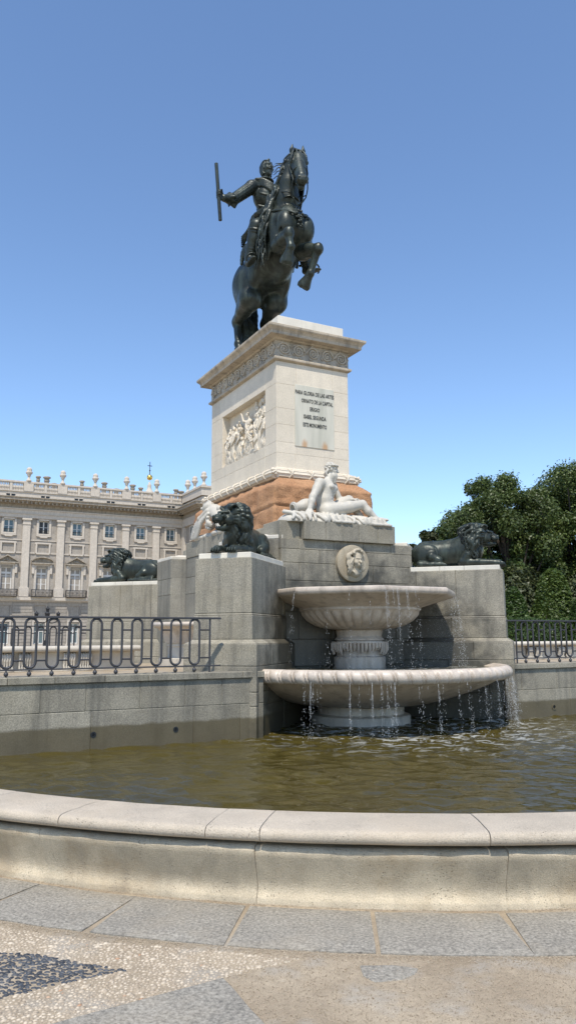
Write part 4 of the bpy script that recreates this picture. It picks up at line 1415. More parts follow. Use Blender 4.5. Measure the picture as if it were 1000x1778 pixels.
def tail():
    s = SDF((-.40, .9, 7.36), (.44, 1.75, 9.6), .0150)
    g = random.Random(5)
    for i in range(34):
        a = g.uniform(-1, 1); b = g.uniform(-1, 1); wv = g.uniform(-.07, .07)
        s.strand([(.03 + a * .05, 1.18, 9.32), (.03 + a * .10, 1.42 + b * .05, 9.12), (.03 + a * .17 + wv, 1.44 + b * .08, 8.65), (.03 + a * .20 - wv, 1.34 + b * .08, 8.2), (.03 + a * .19 + wv, 1.26 + b * .08, 7.8), (.03 + a * .15, 1.25 + b * .09, 7.39)], .052, .030, .02, 4)
    return s


o = tail().mesh('tail', M['bronze'], hb)
# straps, breast ornament, bit and reins
mb = MB()
def ringpts(c, r, nrm, n=28, sq=(1, 1)):
    nrm = Vector(nrm).normalized(); u = nrm.orthogonal().normalized(); v = nrm.cross(u)
    return [Vector(c) + u * r * math.cos(2 * PI * k / n) * sq[0] + v * r * math.sin(2 * PI * k / n) * sq[1] for k in range(n)]
mb.tube(bez([(-.42, -.30, 10.02), (-.36, -.72, 9.93), (-.20, -1.02, 9.80), (-.03, -1.10, 9.72), (.16, -1.03, 9.80), (.32, -.75, 9.95), (.36, -.35, 10.05)], 6), .028, 6)
mb.tube(bez([(-.24, -.60, 10.20), (-.16, -.80, 10.24), (-.03, -.86, 10.25), (.12, -.80, 10.24), (.2, -.62, 10.22)], 6), .022, 6)
g = random.Random(3)
for k in range(22):
    mb.ball((-.03 + g.uniform(-.055, .055), -1.12 + g.uniform(-.03, .02), 9.70 - .011 * k), (.032, .025, .028), 8, 5)
for k in range(6):
    a = k * PI / 3
    mb.ball((-.03 + .06 * math.cos(a), -1.13, 9.74 + .06 * math.sin(a)), .028, 8, 5)
A = Vector((.095, -.80, 11.12)); Bv = Vector((-.055, -1.27, 10.34)); d = (Bv - A).normalized(); upv = Vector((-.22, -.80, .50)); upv = (upv - d * upv.dot(d)).normalized(); sd = d.cross(upv).normalized(); sd = -sd if sd.x < 0 else sd
HP = lambda a, b, c: A + (d * a + sd * b + upv * c) * 1.24
mb.tube([HP(.46, .125 * math.cos(t), .125 * math.sin(t) - .02) for t in np.linspace(-.3, PI + .3, 16)], .014, 6)
for q in (-1, 1):
    mb.tube(bez([HP(-.02, q * .13, .03), HP(.16, q * .152, -.02), HP(.46, q * .128, -.04), HP(.62, q * .115, -.06)], 5), .014, 6)
    mb.tube(bez([HP(.60, q * .115, -.06), HP(.66, q * .13, -.16), HP(.70, q * .12, -.28)], 5), .014, 6)
    mb.tube(ringpts(HP(.62, q * .12, -.07), .03, sd, 12), .009, 5, closed=True)
mb.tube(bez([HP(.70, -.12, -.28), (-.12, -1.05, 10.08), (-.02, -.95, 10.02), (.10, -.98, 10.08), HP(.70, .12, -.28)], 6), .010, 5)
mb.tube(bez([HP(.70, .12, -.28), (.06, -1.02, 10.05), (.04, -.86, 9.98)], 6), .012, 5)
mb.tube(bez([HP(.68, -.12, -.25), (-.20, -.95, 10.25), (-.22, -.62, 10.42), (-.15, -.32, 10.52)], 6), .012, 5)
mb.tube(bez([HP(.68, .12, -.25), (.16, -.85, 10.3), (.16, -.6, 10.45), (.02, -.30, 10.52)], 6), .012, 5)
mb.build('bridle', M['bronze'], hb, smooth=True)
# saddle cloth
def saddle():
    s = SDF((-.78, -.45, 8.9), (.75, .85, 10.4), .015)
    s.ell((-.01, .22, 9.92), (.36, .46, .16), .05); s.ell((-.01, -.16, 10.08), (.28, .09, .20), .06); s.ell((-.01, .60, 9.98), (.32, .10, .22), .06)
    for q in (-1, 1):
        for i in range(7):
            y = -.18 + i * .10
            s.strand([(q * .25, y, 9.92), (q * .50, y + .02, 9.62), (q * .55, y + .05, 9.3 + .12 * (i % 2))], .06, .035, .03, 4)
        s.strand([(q * .40, .02, 9.72), (q * .53, -.05, 9.45), (q * .585, -.13, 9.18)], .02, .018, .01, 4)
    return s


saddle().mesh('saddle', M['bronze'], hb)


def rider():
    s = SDF((-1.48, -.78, 9.0), (.95, .72, 11.78), .0125)
    # torso in a breastplate
    s.ell((-.02, .28, 10.10), (.29, .24, .24), .06); s.cone((-.05, .28, 10.20), (-.10, .25, 10.48), .20, .185, .06)
    s.ell((-.14, .20, 10.76), (.265, .20, .30), .06); s.ell((-.13, .06, 10.74), (.19, .13, .24), .06)
    s.cone((-.40, .22, 10.97), (.14, .28, 11.0), .10, .10, .08)
    s.strand([(-.33, .10, 10.48), (-.12, .01, 10.43), (.10, .12, 10.47)], .03, .03, .012)             # waist rim
    s.strand([(-.34, .08, 10.77), (-.29, -.02, 10.70), (-.18, -.06, 10.68), (-.06, -.05, 10.72)], .014, .014, .006)
    # scarf across the chest and over the shoulder
    for j in range(6):
        s.strand([(-.40, .08 + j * .03, 11.06 - j * .015), (-.26, -.02, 11.03 - j * .03), (-.08, -.11, 10.90 - j * .035), (.08, -.06, 10.72 - j * .02), (.18, .08, 10.6)], .028, .022, .010, 5)
    for j in range(8):
        s.strand([(-.36 + j * .02, .32, 11.05), (-.2 + j * .06, .44, 10.95), (-.15 + j * .07, .50, 10.55), (-.12 + j * .08, .54, 10.2)], .045, .03, .02, 4)
    # skirts of the coat
    for j in range(22):
        a = 2 * PI * j / 22; c_, s_ = math.cos(a), math.sin(a)
        s.strand([(-.06 + c_ * .18, .27 + s_ * .17, 10.46), (-.06 + c_ * .30, .27 + s_ * .24, 10.24), (-.06 + c_ * .38, .27 + s_ * .30, 10.02 + .05 * (j % 2))], .05, .045, .018, 4)
    # sash ends fluttering at the hip
    for j in range(6):
        s.strand([(-.20, .02, 10.46), (-.34 - j * .015, .08 + j * .03, 10.28), (-.44, .2 + j * .03, 10.12 - j * .03), (-.50, .36 + j * .03, 9.98 - j * .05), (-.56, .46, 9.90 - j * .04)], .026, .014, .008, 4)
    # legs in boots
    for q, hp, kn, an, to in ((-1, (-.24, .16, 10.06), (-.53, -.24, 9.78), (-.62, -.07, 9.12), (-.66, -.36, 9.00)), (1, (.22, .16, 10.06), (.46, -.28, 9.72), (.62, -.26, 9.14), (.71, -.56, 8.97))):
        s.cone(hp, kn, .21, .15, .05)
        mid = tuple(kn[i] * .62 + an[i] * .38 for i in range(3))
        s.cone(kn, mid, .155, .14, .03); s.cone(mid, an, .14, .09, .03)
        s.ell(kn, (.15, .15, .13), .03)
        kd = (Vector(an) - Vector(kn)).normalized()
        for j, r in ((.10, .165), (.15, .15)):
            c = Vector(kn) + kd * j
            s.chain([tuple(p) for p in ringpts(c, r - .012, kd, 14)] + [tuple(ringpts(c, r - .012, kd, 14)[0])], .018, .015)
        for j in range(4): 
            c = Vector(an) - kd * (.05 + j * .05); s.chain([tuple(p) for p in ringpts(c, .085 + j * .006, kd, 12)] + [tuple(ringpts(c, .085 + j * .006, kd, 12)[0])], .012, .02)
        a = Vector(an); tt = Vector(to); dv = (tt - a).normalized()
        s.cone(tuple(a - dv * .07 + Vector((0, 0, -.07))), tuple(tt), .075, .062, .04); s.cone(tuple(a), tuple(a + dv * .12 + Vector((0, 0, -.03))), .08, .075, .03)
        s.cone(tuple(tt), tuple(tt + dv * .05), .06, .05, .01)
        s.chain([tuple(p) for p in ringpts(tuple(a * .35 + tt * .65), .12, dv, 14)], .018, .006)     # stirrup
        s.cone(tuple(a - dv * .1), tuple(a - dv * .24 + Vector((0, 0, .02))), .014, .010, .01); s.ell(tuple(a - dv * .25 + Vector((0, 0, .02))), (.03, .03, .03), .01)
    # right arm stretched out with lamed sleeve and glove
    sh, el, wr = Vector((-.44, .20, 10.93)), Vector((-.90, .12, 10.47)), Vector((-1.14, .045, 10.395))
    s.ell(tuple(sh), (.15, .14, .15), .05); s.cone(tuple(sh), tuple(el), .125, .105, .04); s.cone(tuple(el), tuple(wr), .105, .075, .03)
    for j in range(11):
        c = sh.lerp(el, .12 + j * .08); R_ = ringpts(c, .122 - j * .0015, el - sh, 14); s.chain([tuple(p) for p in R_ + R_[:1]], .012, .018)
    for j in range(8):                                  # frilled cuff
        a = 2 * PI * j / 8; ax = (wr - el).normalized(); u = ax.orthogonal(); R_ = ringpts(el.lerp(wr, .25), .10 + .02 * (j % 2), ax, 8)
        s.cone(tuple(el.lerp(wr, .85)), tuple(R_[j]), .05, .035, .03)
    s.cone((-1.00, .08, 10.40), (-1.02, .07, 10.26), .04, .015, .03); s.cone((-.86, .1, 10.42), (-.88, .1, 10.30), .06, .03, .04)
    hand(s, wr, (-1, -.22, -.03), (.05, -1, 0), .30, .72, .012, thumb=1, tc=.7)
    # left arm with the reins
    sl, e2, w2 = Vector((.16, .28, 10.95)), Vector((.34, .02, 10.62)), Vector((.06, -.24, 10.52))
    s.ell(tuple(sl), (.14, .14, .14), .05); s.cone(tuple(sl), tuple(e2), .12, .10, .04); s.cone(tuple(e2), tuple(w2), .10, .065, .03)
    hand(s, w2, (-.8, -.6, -.05), (0, -.2, -1), .24, .75, .012, thumb=-1)
    # neck, collar, head
    s.cone((-.14, .19, 11.0), (-.13, .16, 11.30), .10, .088, .04)
    s.ell((-.14, .18, 11.13), (.19, .18, .035), .02)
    C = Vector((-.125, .12, 11.38)); f = Vector((.22, -.96, .14)).normalized(); r = Vector((-f.y, f.x, 0)).normalized()
    if r.x < 0: r = -r
    u = f.cross(r); u = u if u.z > 0 else -u
    def P(a, b, c): return tuple(C + f * a + r * b + u * c)
    s.ell(P(0, 0, .045), (.135, .112, .14), .02, fwd=f); s.ell(P(.035, 0, -.07), (.085, .08, .105), .04, fwd=f)
    s.cone(P(.075, 0, -.135), P(.09, 0, -.175), .045, .03, .03)               # chin beard
    s.cone(P(.122, 0, .03), P(.158, 0, -.035), .018, .028, .018)               # nose
    for q in (-1, 1):
        s.cone(P(.125, q * .018, .055), P(.095, q * .085, .055), .016, .014, .015)
        s.ell(P(.125, q * .045, .030), (.022, .028, .017), .008, sub=True, fwd=f); s.ell(P(.098, q * .043, .028), (.02, .02, .014), .004, fwd=f)
        s.ell(P(.07, q * .065, -.03), (.04, .035, .04), .03, fwd=f)
        s.strand([P(.135, q * .01, -.062), P(.125, q * .045, -.060), P(.10, q * .085, -.035), P(.095, q * .10, -.012)], .014, .006, .006, 5)
        for j in range(7):                              # hair brushed back, curling at the jaw
            s.strand([P(.055 - j * .022, q * .06, .150), P(.02 - j * .020, q * .100, .09), P(.0 - j * .016, q * .108, -.0), P(-.015 - j * .014, q * (.100 + .012 * (j % 2)), -.085), P(.0 - j * .014, q * .095, -.135)], .020, .014, .003, 5)
        s.ell(P(.01, q * .112, .0), (.022, .012, .035), .006, fwd=f)
    s.strand([P(.105, -.03, -.092), P(.112, 0, -.095), P(.105, .03, -.092)], .016, .016, .008)
    for j in range(8):
        s.strand([P(.07, (j - 3.5) * .022, .150), P(.0, (j - 3.5) * .024, .172), P(-.09, (j - 3.5) * .026, .12), P(-.125, (j - 3.5) * .027, -.0), P(-.105, (j - 3.5) * .025, -.11)], .020, .015, .003, 4)
    s.strand([P(.06, -.03, .165), P(.085, 0, .195), P(.02, .05, .195), P(-.03, .08, .17)], .024, .016, .01)
    # sword at the left hip
    s.cone((.40, .1, 10.15), (.62, .75, 9.7), .03, .018, .01)
    return s


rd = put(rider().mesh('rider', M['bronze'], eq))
MB().tube([(-1.352, -.045, 11.05), (-1.250, -.045, 9.826)], .036, 14).build('baton', M['bronze'], rd, .004)

# ------------------------------------------------------------------- reclining river figure (white marble)
rg_ = thing('river_statue', T(-.1, -2.4, 3.42), 'white marble bearded man reclining with a tipped urn on the ledge above the medallion', 'statue')


def river_god():
    s = SDF((-1.20, -2.98, 3.40), (.92, -1.98, 4.60), .0078)
    g = random.Random(2)
    # rock and drapery bed
    for x, w, hh in ((-1.00, .15, .15), (-.86, .17, .19), (-.68, .18, .15), (-.48, .2, .17), (-.25, .22, .20), (-.0, .2, .17), (.2, .2, .15), (.42, .18, .13), (.62, .15, .09)):
        s.ell((x, -2.42, 3.40), (w, .29, hh), .03)
    for i in range(26):                                 # cloth folds
        x = -1.05 + 1.7 * i / 25 + g.uniform(-.02, .02); w = g.uniform(-.09, .09); tp = 3.42 + .15
        s.strand([(x - w, -2.50, tp), (x, -2.62, tp - .035), (x + w * .6, -2.70, 3.47), (x + w, -2.715, 3.43)], .034, .020, .008, 4)
    for x, L in ((-.42, .2), (-.30, .24), (-.18, .15), (.30, .22), (.38, .26), (.52, .2), (.60, .16)):   # shells and leaves over the edge
        s.ell((x, -2.70, 3.47), (.05, .035, .085), .015); s.strand([(x + .04, -2.66, 3.52), (x + .12, -2.72, 3.44), (x + .12 + L * .4, -2.74, 3.43)], .03, .018, .012)
    # urn
    ua, ub_ = Vector((-.62, -2.33, 3.72)), Vector((-.86, -2.36, 3.665))
    s.ell(tuple(ua), (.17, .125, .125), .02, fwd=ub_ - ua); s.cone(tuple(ua.lerp(ub_, .5)), tuple(ub_), .085, .075, .03)
    e = (ub_ - ua).normalized(); R_ = ringpts(ub_, .083, e, 18); s.chain([tuple(p) for p in R_ + R_[:1]], .02, .01)
    s.cone(tuple(ub_), tuple(ub_ + e * .1), .06, .062, .004, sub=True)
    # pelvis and torso, turned to the right
    s.ell((-.28, -2.40, 3.66), (.17, .16, .13), .05)
    s.chain([(-.28, -2.40, 3.70), (-.31, -2.40, 3.84), (-.28, -2.37, 4.00)], [.135, .125, .15], .06)
    s.ell((-.25, -2.36, 4.02), (.165, .17, .15), .06); s.cone((-.40, -2.44, 4.10), (-.08, -2.24, 4.13), .075, .075, .07)
    fb = Vector((.62, -.78, 0)).normalized(); rb = Vector((.78, .62, 0))
    def TB(c, a, b, z): return tuple(Vector(c) + fb * a + rb * b + Vector((0, 0, z)))
    for q in (-1, 1):
        s.ell(TB((-.25, -2.36, 4.035), .13, q * .075, .01), (.05, .074, .055), .012, fwd=fb)          # chest
        for j in range(3): s.ell(TB((-.29, -2.38, 3.91 - j * .055), .122 + .005 * j, q * .036, 0), (.024, .031, .024), .006, fwd=fb)
        for j in range(3): s.strand([TB((-.27, -2.37, 3.93 - j * .035), .10, q * .09, 0), TB((-.27, -2.37, 3.95 - j * .035), .05, q * .14, .0)], .014, .01, .02)
    s.strand([TB((-.25, -2.36, 4.12), .11, 0, 0), TB((-.27, -2.37, 4.0), .155, 0, 0), TB((-.30, -2.39, 3.80), .125, 0, 0)], .006, .006, .010, sub=True)
    # supporting right arm
    shR, elR, waR = Vector((-.43, -2.46, 4.10)), Vector((-.62, -2.56, 3.84)), Vector((-.70, -2.60, 3.63))
    s.ell(tuple(shR), (.088, .085, .09), .04); s.cone(tuple(shR), tuple(elR), .076, .058, .03); s.ell(tuple(shR.lerp(elR, .45)), (.07, .068, .10), .03); s.cone(tuple(elR), tuple(elR.lerp(waR, .4)), .060, .056, .02); s.cone(tuple(elR.lerp(waR, .4)), tuple(waR), .056, .038, .02)
    hand(s, waR, (-.35, -.35, -.5), (0, .3, -1), .19, .22, .008, spread=1, thumb=1, tc=.2)
    # left arm to the knee
    shL, elL, waL = Vector((-.04, -2.22, 4.12)), Vector((.08, -2.26, 3.88)), Vector((.25, -2.36, 3.89))
    s.ell(tuple(shL), (.08, .08, .085), .04); s.cone(tuple(shL), tuple(elL), .070, .054, .03); s.cone(tuple(elL), tuple(waL), .054, .036, .02)
    hand(s, waL, (1, -.25, .02), (0, -.1, -1), .18, .35, .008, thumb=-1)
    # legs
    s.cone((-.30, -2.48, 3.65), (.10, -2.52, 3.73), .115, .10, .04); s.cone((.10, -2.52, 3.73), (.37, -2.50, 3.80), .10, .075, .03)
    s.ell((.37, -2.50, 3.80), (.075, .07, .07), .02)
    s.cone((.37, -2.50, 3.79), (.46, -2.55, 3.68), .07, .07, .03); s.cone((.46, -2.55, 3.68), (.57, -2.61, 3.56), .066, .040, .02)
    s.chain([(.56, -2.61, 3.545), (.66, -2.64, 3.53), (.75, -2.66, 3.535)], [.045, .040, .028], .02)
    for j in range(5): s.cone((.73, -2.635 - j * .016, 3.532), (.785 - j * .008, -2.635 - j * .017, 3.53), .015, .011, .006)
    s.cone((-.20, -2.32, 3.66), (.24, -2.28, 3.90), .11, .082, .04); s.ell((.25, -2.28, 3.90), (.075, .07, .07), .02)
    s.cone((.25, -2.28, 3.89), (.34, -2.36, 3.70), .066, .06, .03); s.cone((.34, -2.36, 3.70), (.42, -2.44, 3.56), .06, .042, .02)
    # head in profile, long beard, wreath
    s.cone((-.22, -2.33, 4.13), (-.15, -2.32, 4.28), .072, .062, .04)
    C = Vector((-.115, -2.325, 4.375)); f = Vector((.92, -.35, -.05)).normalized(); r = Vector((f.y, -f.x, 0)).normalized(); u = Vector((0, 0, 1))
    def P(a, b, c): return tuple(C + f * a + r * b + u * c)
    s.ell(P(-.01, 0, .02), (.098, .08, .098), .02, fwd=f); s.ell(P(.03, 0, -.05), (.06, .055, .07), .03, fwd=f)
    s.cone(P(.085, 0, .015), P(.112, 0, -.028), .012, .018, .012)
    for q in (-1, 1):
        s.cone(P(.088, q * .012, .035), P(.066, q * .058, .036), .012, .010, .012); s.ell(P(.085, q * .03, .018), (.014, .018, .011), .006, sub=True, fwd=f)
        s.ell(P(.05, q * .045, -.02), (.025, .022, .028), .02, fwd=f)
        s.ell(P(-.02, q * .082, .0), (.018, .01, .028), .008, fwd=f)
        for j in range(6): s.strand([P(.06 - j * .012, q * .035, -.055), P(.075 - j * .012, q * (.03 + j * .006), -.11), P(.055 - j * .01, q * .02, -.17 - .02 * (j % 3)), P(.06 - j * .008, q * .012, -.225 + j * .012)], .022, .010, .007, 4)
    for j in range(46):
        a = g.uniform(0, 2 * PI); e_ = math.asin(g.uniform(-.15, .98))
        c_ = (-.015 + .095 * math.cos(a) * math.cos(e_) * (1 if math.cos(a) < .3 else .8), .085 * math.sin(a) * math.cos(e_), .025 + .10 * math.sin(e_))
        s.ell(P(*c_), (g.uniform(.018, .03), g.uniform(.018, .03), .022), .004)
    for j in range(14):
        a = 2 * PI * j / 14
        s.strand([P(.09 * math.cos(a), .085 * math.sin(a), .06), P(.108 * math.cos(a + .25), .102 * math.sin(a + .25), .07), P(.10 * math.cos(a + .5), .095 * math.sin(a + .5), .085)], .014, .008, .005)
    for j in range(8): s.strand([P(-.06, (j - 4) * .02, .0), P(-.105, (j - 4) * .022, -.06), P(-.08, (j - 4) * .02, -.12)], .024, .012, .008, 4)
    return s


o = river_god().mesh('reclining_figure', M['marble_god'], rg_); o.location = (.1, 2.4, -3.42)

# ------------------------------------------------------------------- crouched white figure on the left long side
wf = thing('bowed_statue', T(-1.28, 0, 3.42), 'small white marble figure with helmet bowed forward, behind the front lion', 'statue')


def bowed():
    s = SDF((-1.75, -.95, 3.40), (-.95, .80, 4.22), .0085)
    g = random.Random(4)
    for i in range(16):
        y = -.80 + 1.4 * i / 15
        s.ell((-1.30 + g.uniform(-.06, .06), y, 3.45), (.16, .11, .07), .04)
    # seated body bent towards +Y
    s.ell((-1.25, -.42, 3.60), (.15, .20, .16), .05)
    s.chain([(-1.25, -.38, 3.65), (-1.28, -.22, 3.82), (-1.30, -.05, 3.92)], [.14, .13, .14], .06)
    s.cone((-1.32, .02, 3.96), (-1.33, .10, 3.98), .07, .065, .03)
    # helmeted head looking down to the left
    C = Vector((-1.33, .20, 3.985)); f = Vector((-.3, .9, -.35)).normalized()
    s.ell(tuple(C), (.115, .10, .12), .02, fwd=f)
    s.ell(tuple(C + Vector((-.0, -.02, .045))), (.135, .115, .10), .02, fwd=f)
    s.cone(tuple(C + Vector((-.09, .10, .03))), tuple(C + Vector((.05, .13, .03))), .03, .03, .02)
    s.strand([C + Vector((0, .12, .06)), C + Vector((0, .03, .15)), C + Vector((0, -.09, .13)), C + Vector((0, -.16, .04))], .028, .022, .01)
    s.cone(tuple(C + f * .10 + Vector((0, 0, -.02))), tuple(C + f * .125 + Vector((0, 0, -.055))), .014, .018, .01)
    s.ell(tuple(C + f * .07 + Vector((0, 0, -.09))), (.05, .05, .05), .03)
    # arms down to a shield / shell
    s.chain([(-1.42, -.02, 3.92), (-1.48, .22, 3.80), (-1.48, .42, 3.62)], [.065, .055, .042], .03)
    hand(s, (-1.48, .42, 3.62), (0, .75, -.6), (.2, 0, -1), .17, .25, .008, spread=1)
    s.chain([(-1.18, -.02, 3.92), (-1.12, .2, 3.78), (-1.2, .38, 3.66)], [.065, .055, .042], .03)
    for j in range(10):
        s.strand([(-1.44, -.08 + j * .03, 3.86), (-1.50, .08 + j * .035, 3.72), (-1.50, .22 + j * .04, 3.56), (-1.50, .34 + j * .03, 3.45)], .034, .018, .012, 4)
    # wreath / cluster and legs
    for j in range(34):
        a = g.uniform(0, 2 * PI); b = g.uniform(0, 1)
        s.ell((-1.50 + .03 * g.random(), -.20 + .11 * math.cos(a) * b, 3.66 + .11 * math.sin(a) * b), (.035, .035, .035), .006)
    s.cone((-1.30, -.45, 3.60), (-1.48, -.62, 3.74), .11, .08, .04); s.cone((-1.48, -.62, 3.74), (-1.46, -.72, 3.46), .075, .05, .03)
    s.ell((-1.36, -.42, 3.80), (.06, .05, .09), .03); s.ell((-1.36, -.40, 3.92), (.05, .05, .055), .015)
    return s


o = bowed().mesh('bowed_figure', M['marble_god'], wf); o.location = (1.28, 0, -3.42)
# =================================================================== the palace (facade parallel to the monument's short side)
PYF = 111.2                       # facade plane, monument frame
def XX(x): return 1.7 * x + 4.638
def ZZ(z): return 1.7 * z - 1.12
pal = thing('palace', T(0, PYF, 0), 'long pale grey palace facade with white pilasters, balustrade and urns, behind the railing at left', 'palace')
def pp(name, mb, mat, par=None, **k):
    mb.xf(Matrix.Translation((0, -PYF, 0)))
    return mb.build(name, mat, par or pal, **k)
BAY = 3.105
WX = [2.90 + BAY * i for i in range(-7, 6)]        # window axes (unscaled)
PX_ = [4.44 + BAY * i for i in range(-8, 5)]        # pilaster axes
X0, X1 = XX(-22), XX(19.75)
F = PYF
def bx(mb, x0, x1, z0, z1, d0, d1):
    """d = distance in front of the wall plane."""
    return mb.box(XX(x0), XX(x1), F - d1, F - d0, ZZ(z0), ZZ(z1))


# wall with real openings: piers and spandrels
mb = MB()
rows = [(1.05, 2.95, .48), (3.55, 4.55, .50), (5.95, 8.02, .50), (9.50, 10.24, .52), (11.20, 12.42, .46)]
zc = -.9
lo_x, hi_x = -22, 19.75
for z0, z1, hw in rows:
    mb.box(XX(lo_x), XX(hi_x), F, F + 1.0, ZZ(zc), ZZ(z0))
    e = lo_x
    for w_ in WX:
        mb.box(XX(e), XX(w_ - hw), F, F + 1.0, ZZ(z0), ZZ(z1)); e = w_ + hw
    mb.box(XX(e), XX(hi_x), F, F + 1.0, ZZ(z0), ZZ(z1)); zc = z1
mb.box(XX(lo_x), XX(hi_x), F, F + 1.0, ZZ(zc), ZZ(13.45))
pp('facade_wall', mb, M['palace'])
mb = MB()
for z in np.arange(-.6, 4.9, .30):                    # rusticated ground floor
    e = lo_x
    for w_ in WX:
        if z + .27 > .9 and z < 3.1 or z + .27 > 3.45 and z < 4.65:
            bx(mb, e, w_ - .68, z, z + .262, 0, .10); e = w_ + .68
        else: continue
    bx(mb, e, hi_x, z, z + .262, 0, .10)
pp('rusticated_base', mb, M['palace'])
mb = MB()
bx(mb, lo_x, hi_x, 5.0, 5.30, 0, .55); bx(mb, lo_x, hi_x, 4.90, 5.0, 0, .3)
pp('string_course', mb, M['palace_white'])
mb = MB()
for z0, z1, d in ((10.50, 10.58, .12), (9.30, 9.42, .14)):
    e = lo_x
    for w_ in WX:
        if z0 < 10: bx(mb, e, w_ - .72, z0, z1, 0, d); e = w_ + .72
    bx(mb, e if z0 < 10 else lo_x, hi_x, z0, z1, 0, d)
pp('wall_band', mb, M['palace_white'])
for p in PX_:
    mb = MB()
    bx(mb, p - .33, p + .33, 6.17, 11.98, 0, .42)
    bx(mb, p - .43, p + .43, 5.32, 6.10, 0, .60); bx(mb, p - .39, p + .39, 6.10, 6.18, 0, .52)
    bx(mb, p - .37, p + .37, 11.98, 12.06, 0, .50); bx(mb, p - .34, p + .34, 12.06, 12.40, 0, .44); bx(mb, p - .43, p + .43, 12.40, 12.56, 0, .60)
    pp('pilaster', mb, M['palace_white'])
mb = MB()
bx(mb, lo_x, hi_x, 12.60, 12.95, .003, .30); bx(mb, lo_x, hi_x, 12.95, 13.02, .003, .42); bx(mb, lo_x, hi_x, 13.02, 13.40, .003, .34); bx(mb, lo_x, hi_x, 13.36, 13.46, 0, .5)
pp('architrave', mb, M['palace_white'])
mb = MB()
bx(mb, lo_x, hi_x, 13.46, 13.86, 0, .20); bx(mb, lo_x, hi_x, 13.86, 14.0, 0, .9); bx(mb, lo_x, hi_x, 14.0, 14.12, 0, 1.25); bx(mb, lo_x, hi_x, 14.12, 14.36, 0, 1.7); bx(mb, lo_x, hi_x, 14.36, 14.42, 0, 1.85)
x = lo_x
while x < hi_x - .2:
    bx(mb, x, x + .12, 13.86, 14.10, .9, 1.45); x += .38
pp('cornice', mb, M['palace_dark'])
mb = MB()
bx(mb, lo_x, hi_x, 14.42, 15.05, -.9, .05); bx(mb, lo_x, hi_x, 15.05, 15.14, -.9, .22)
pp('attic', mb, M['palace_white'])
for w_ in WX:
    mb = MB(); bx(mb, w_ - .38, w_ + .38, 14.50, 14.80, 0, .07)
    a = pp('attic_vent', mb, M['dark'])
    mb = MB(); bx(mb, w_ - .045, w_ + .045, 14.5, 14.8, .07, .12); bx(mb, w_ - .42, w_ + .42, 14.80, 14.86, 0, .14); pp('vent_frame', mb, M['palace_white'], a)
mb = MB()
bx(mb, lo_x, hi_x, 15.90, 16.06, -.25, .30)
for p in PX_:
    bx(mb, p - .44, p + .44, 15.14, 15.90, -.3, .28)
    bx(mb, p + BAY / 2 - .12, p + BAY / 2 + .12, 15.14, 15.90, -.25, .22)
    for side in (0, 1):
        a0 = p + .44 if side == 0 else p + BAY / 2 + .12; a1 = p + BAY / 2 - .12 if side == 0 else p + BAY - .44
        n = 7
        for k in range(n):
            xx = a0 + (a1 - a0) * (k + .5) / n
            mb.lathe([(.10, 0), (.10, .15), (.06, .2), (.15, .5), (.07, .95), (.11, 1.15), (.11, 1.29)], 8, c=(XX(xx), F - .02, ZZ(15.14)))
pp('balustrade', mb, M['palace_white'])
def urn(x, y, z, sc_=1.):
    mb = MB()
    q = [(.42, 0), (.42, .22), (.28, .35), (.2, .6), (.2, .85), (.34, .95), (.24, 1.05), (.5, 1.3), (.56, 1.55), (.5, 1.62), (.36, 1.68), (.44, 1.85), (.40, 2.1), (.2, 2.3), (.0, 2.36)]
    mb.lathe([(r * sc_, h * sc_) for r, h in q], 14, c=(x, y, z), rf=lambda t, i, r, zz: r * (1 + .10 * math.sin(t * 6) * (i in (8, 11, 12))))
    return mb
for p in PX_:
    o = pp('roof_urn', urn(XX(p), F - .05, ZZ(16.06)), M['palace_white'], smooth=True)
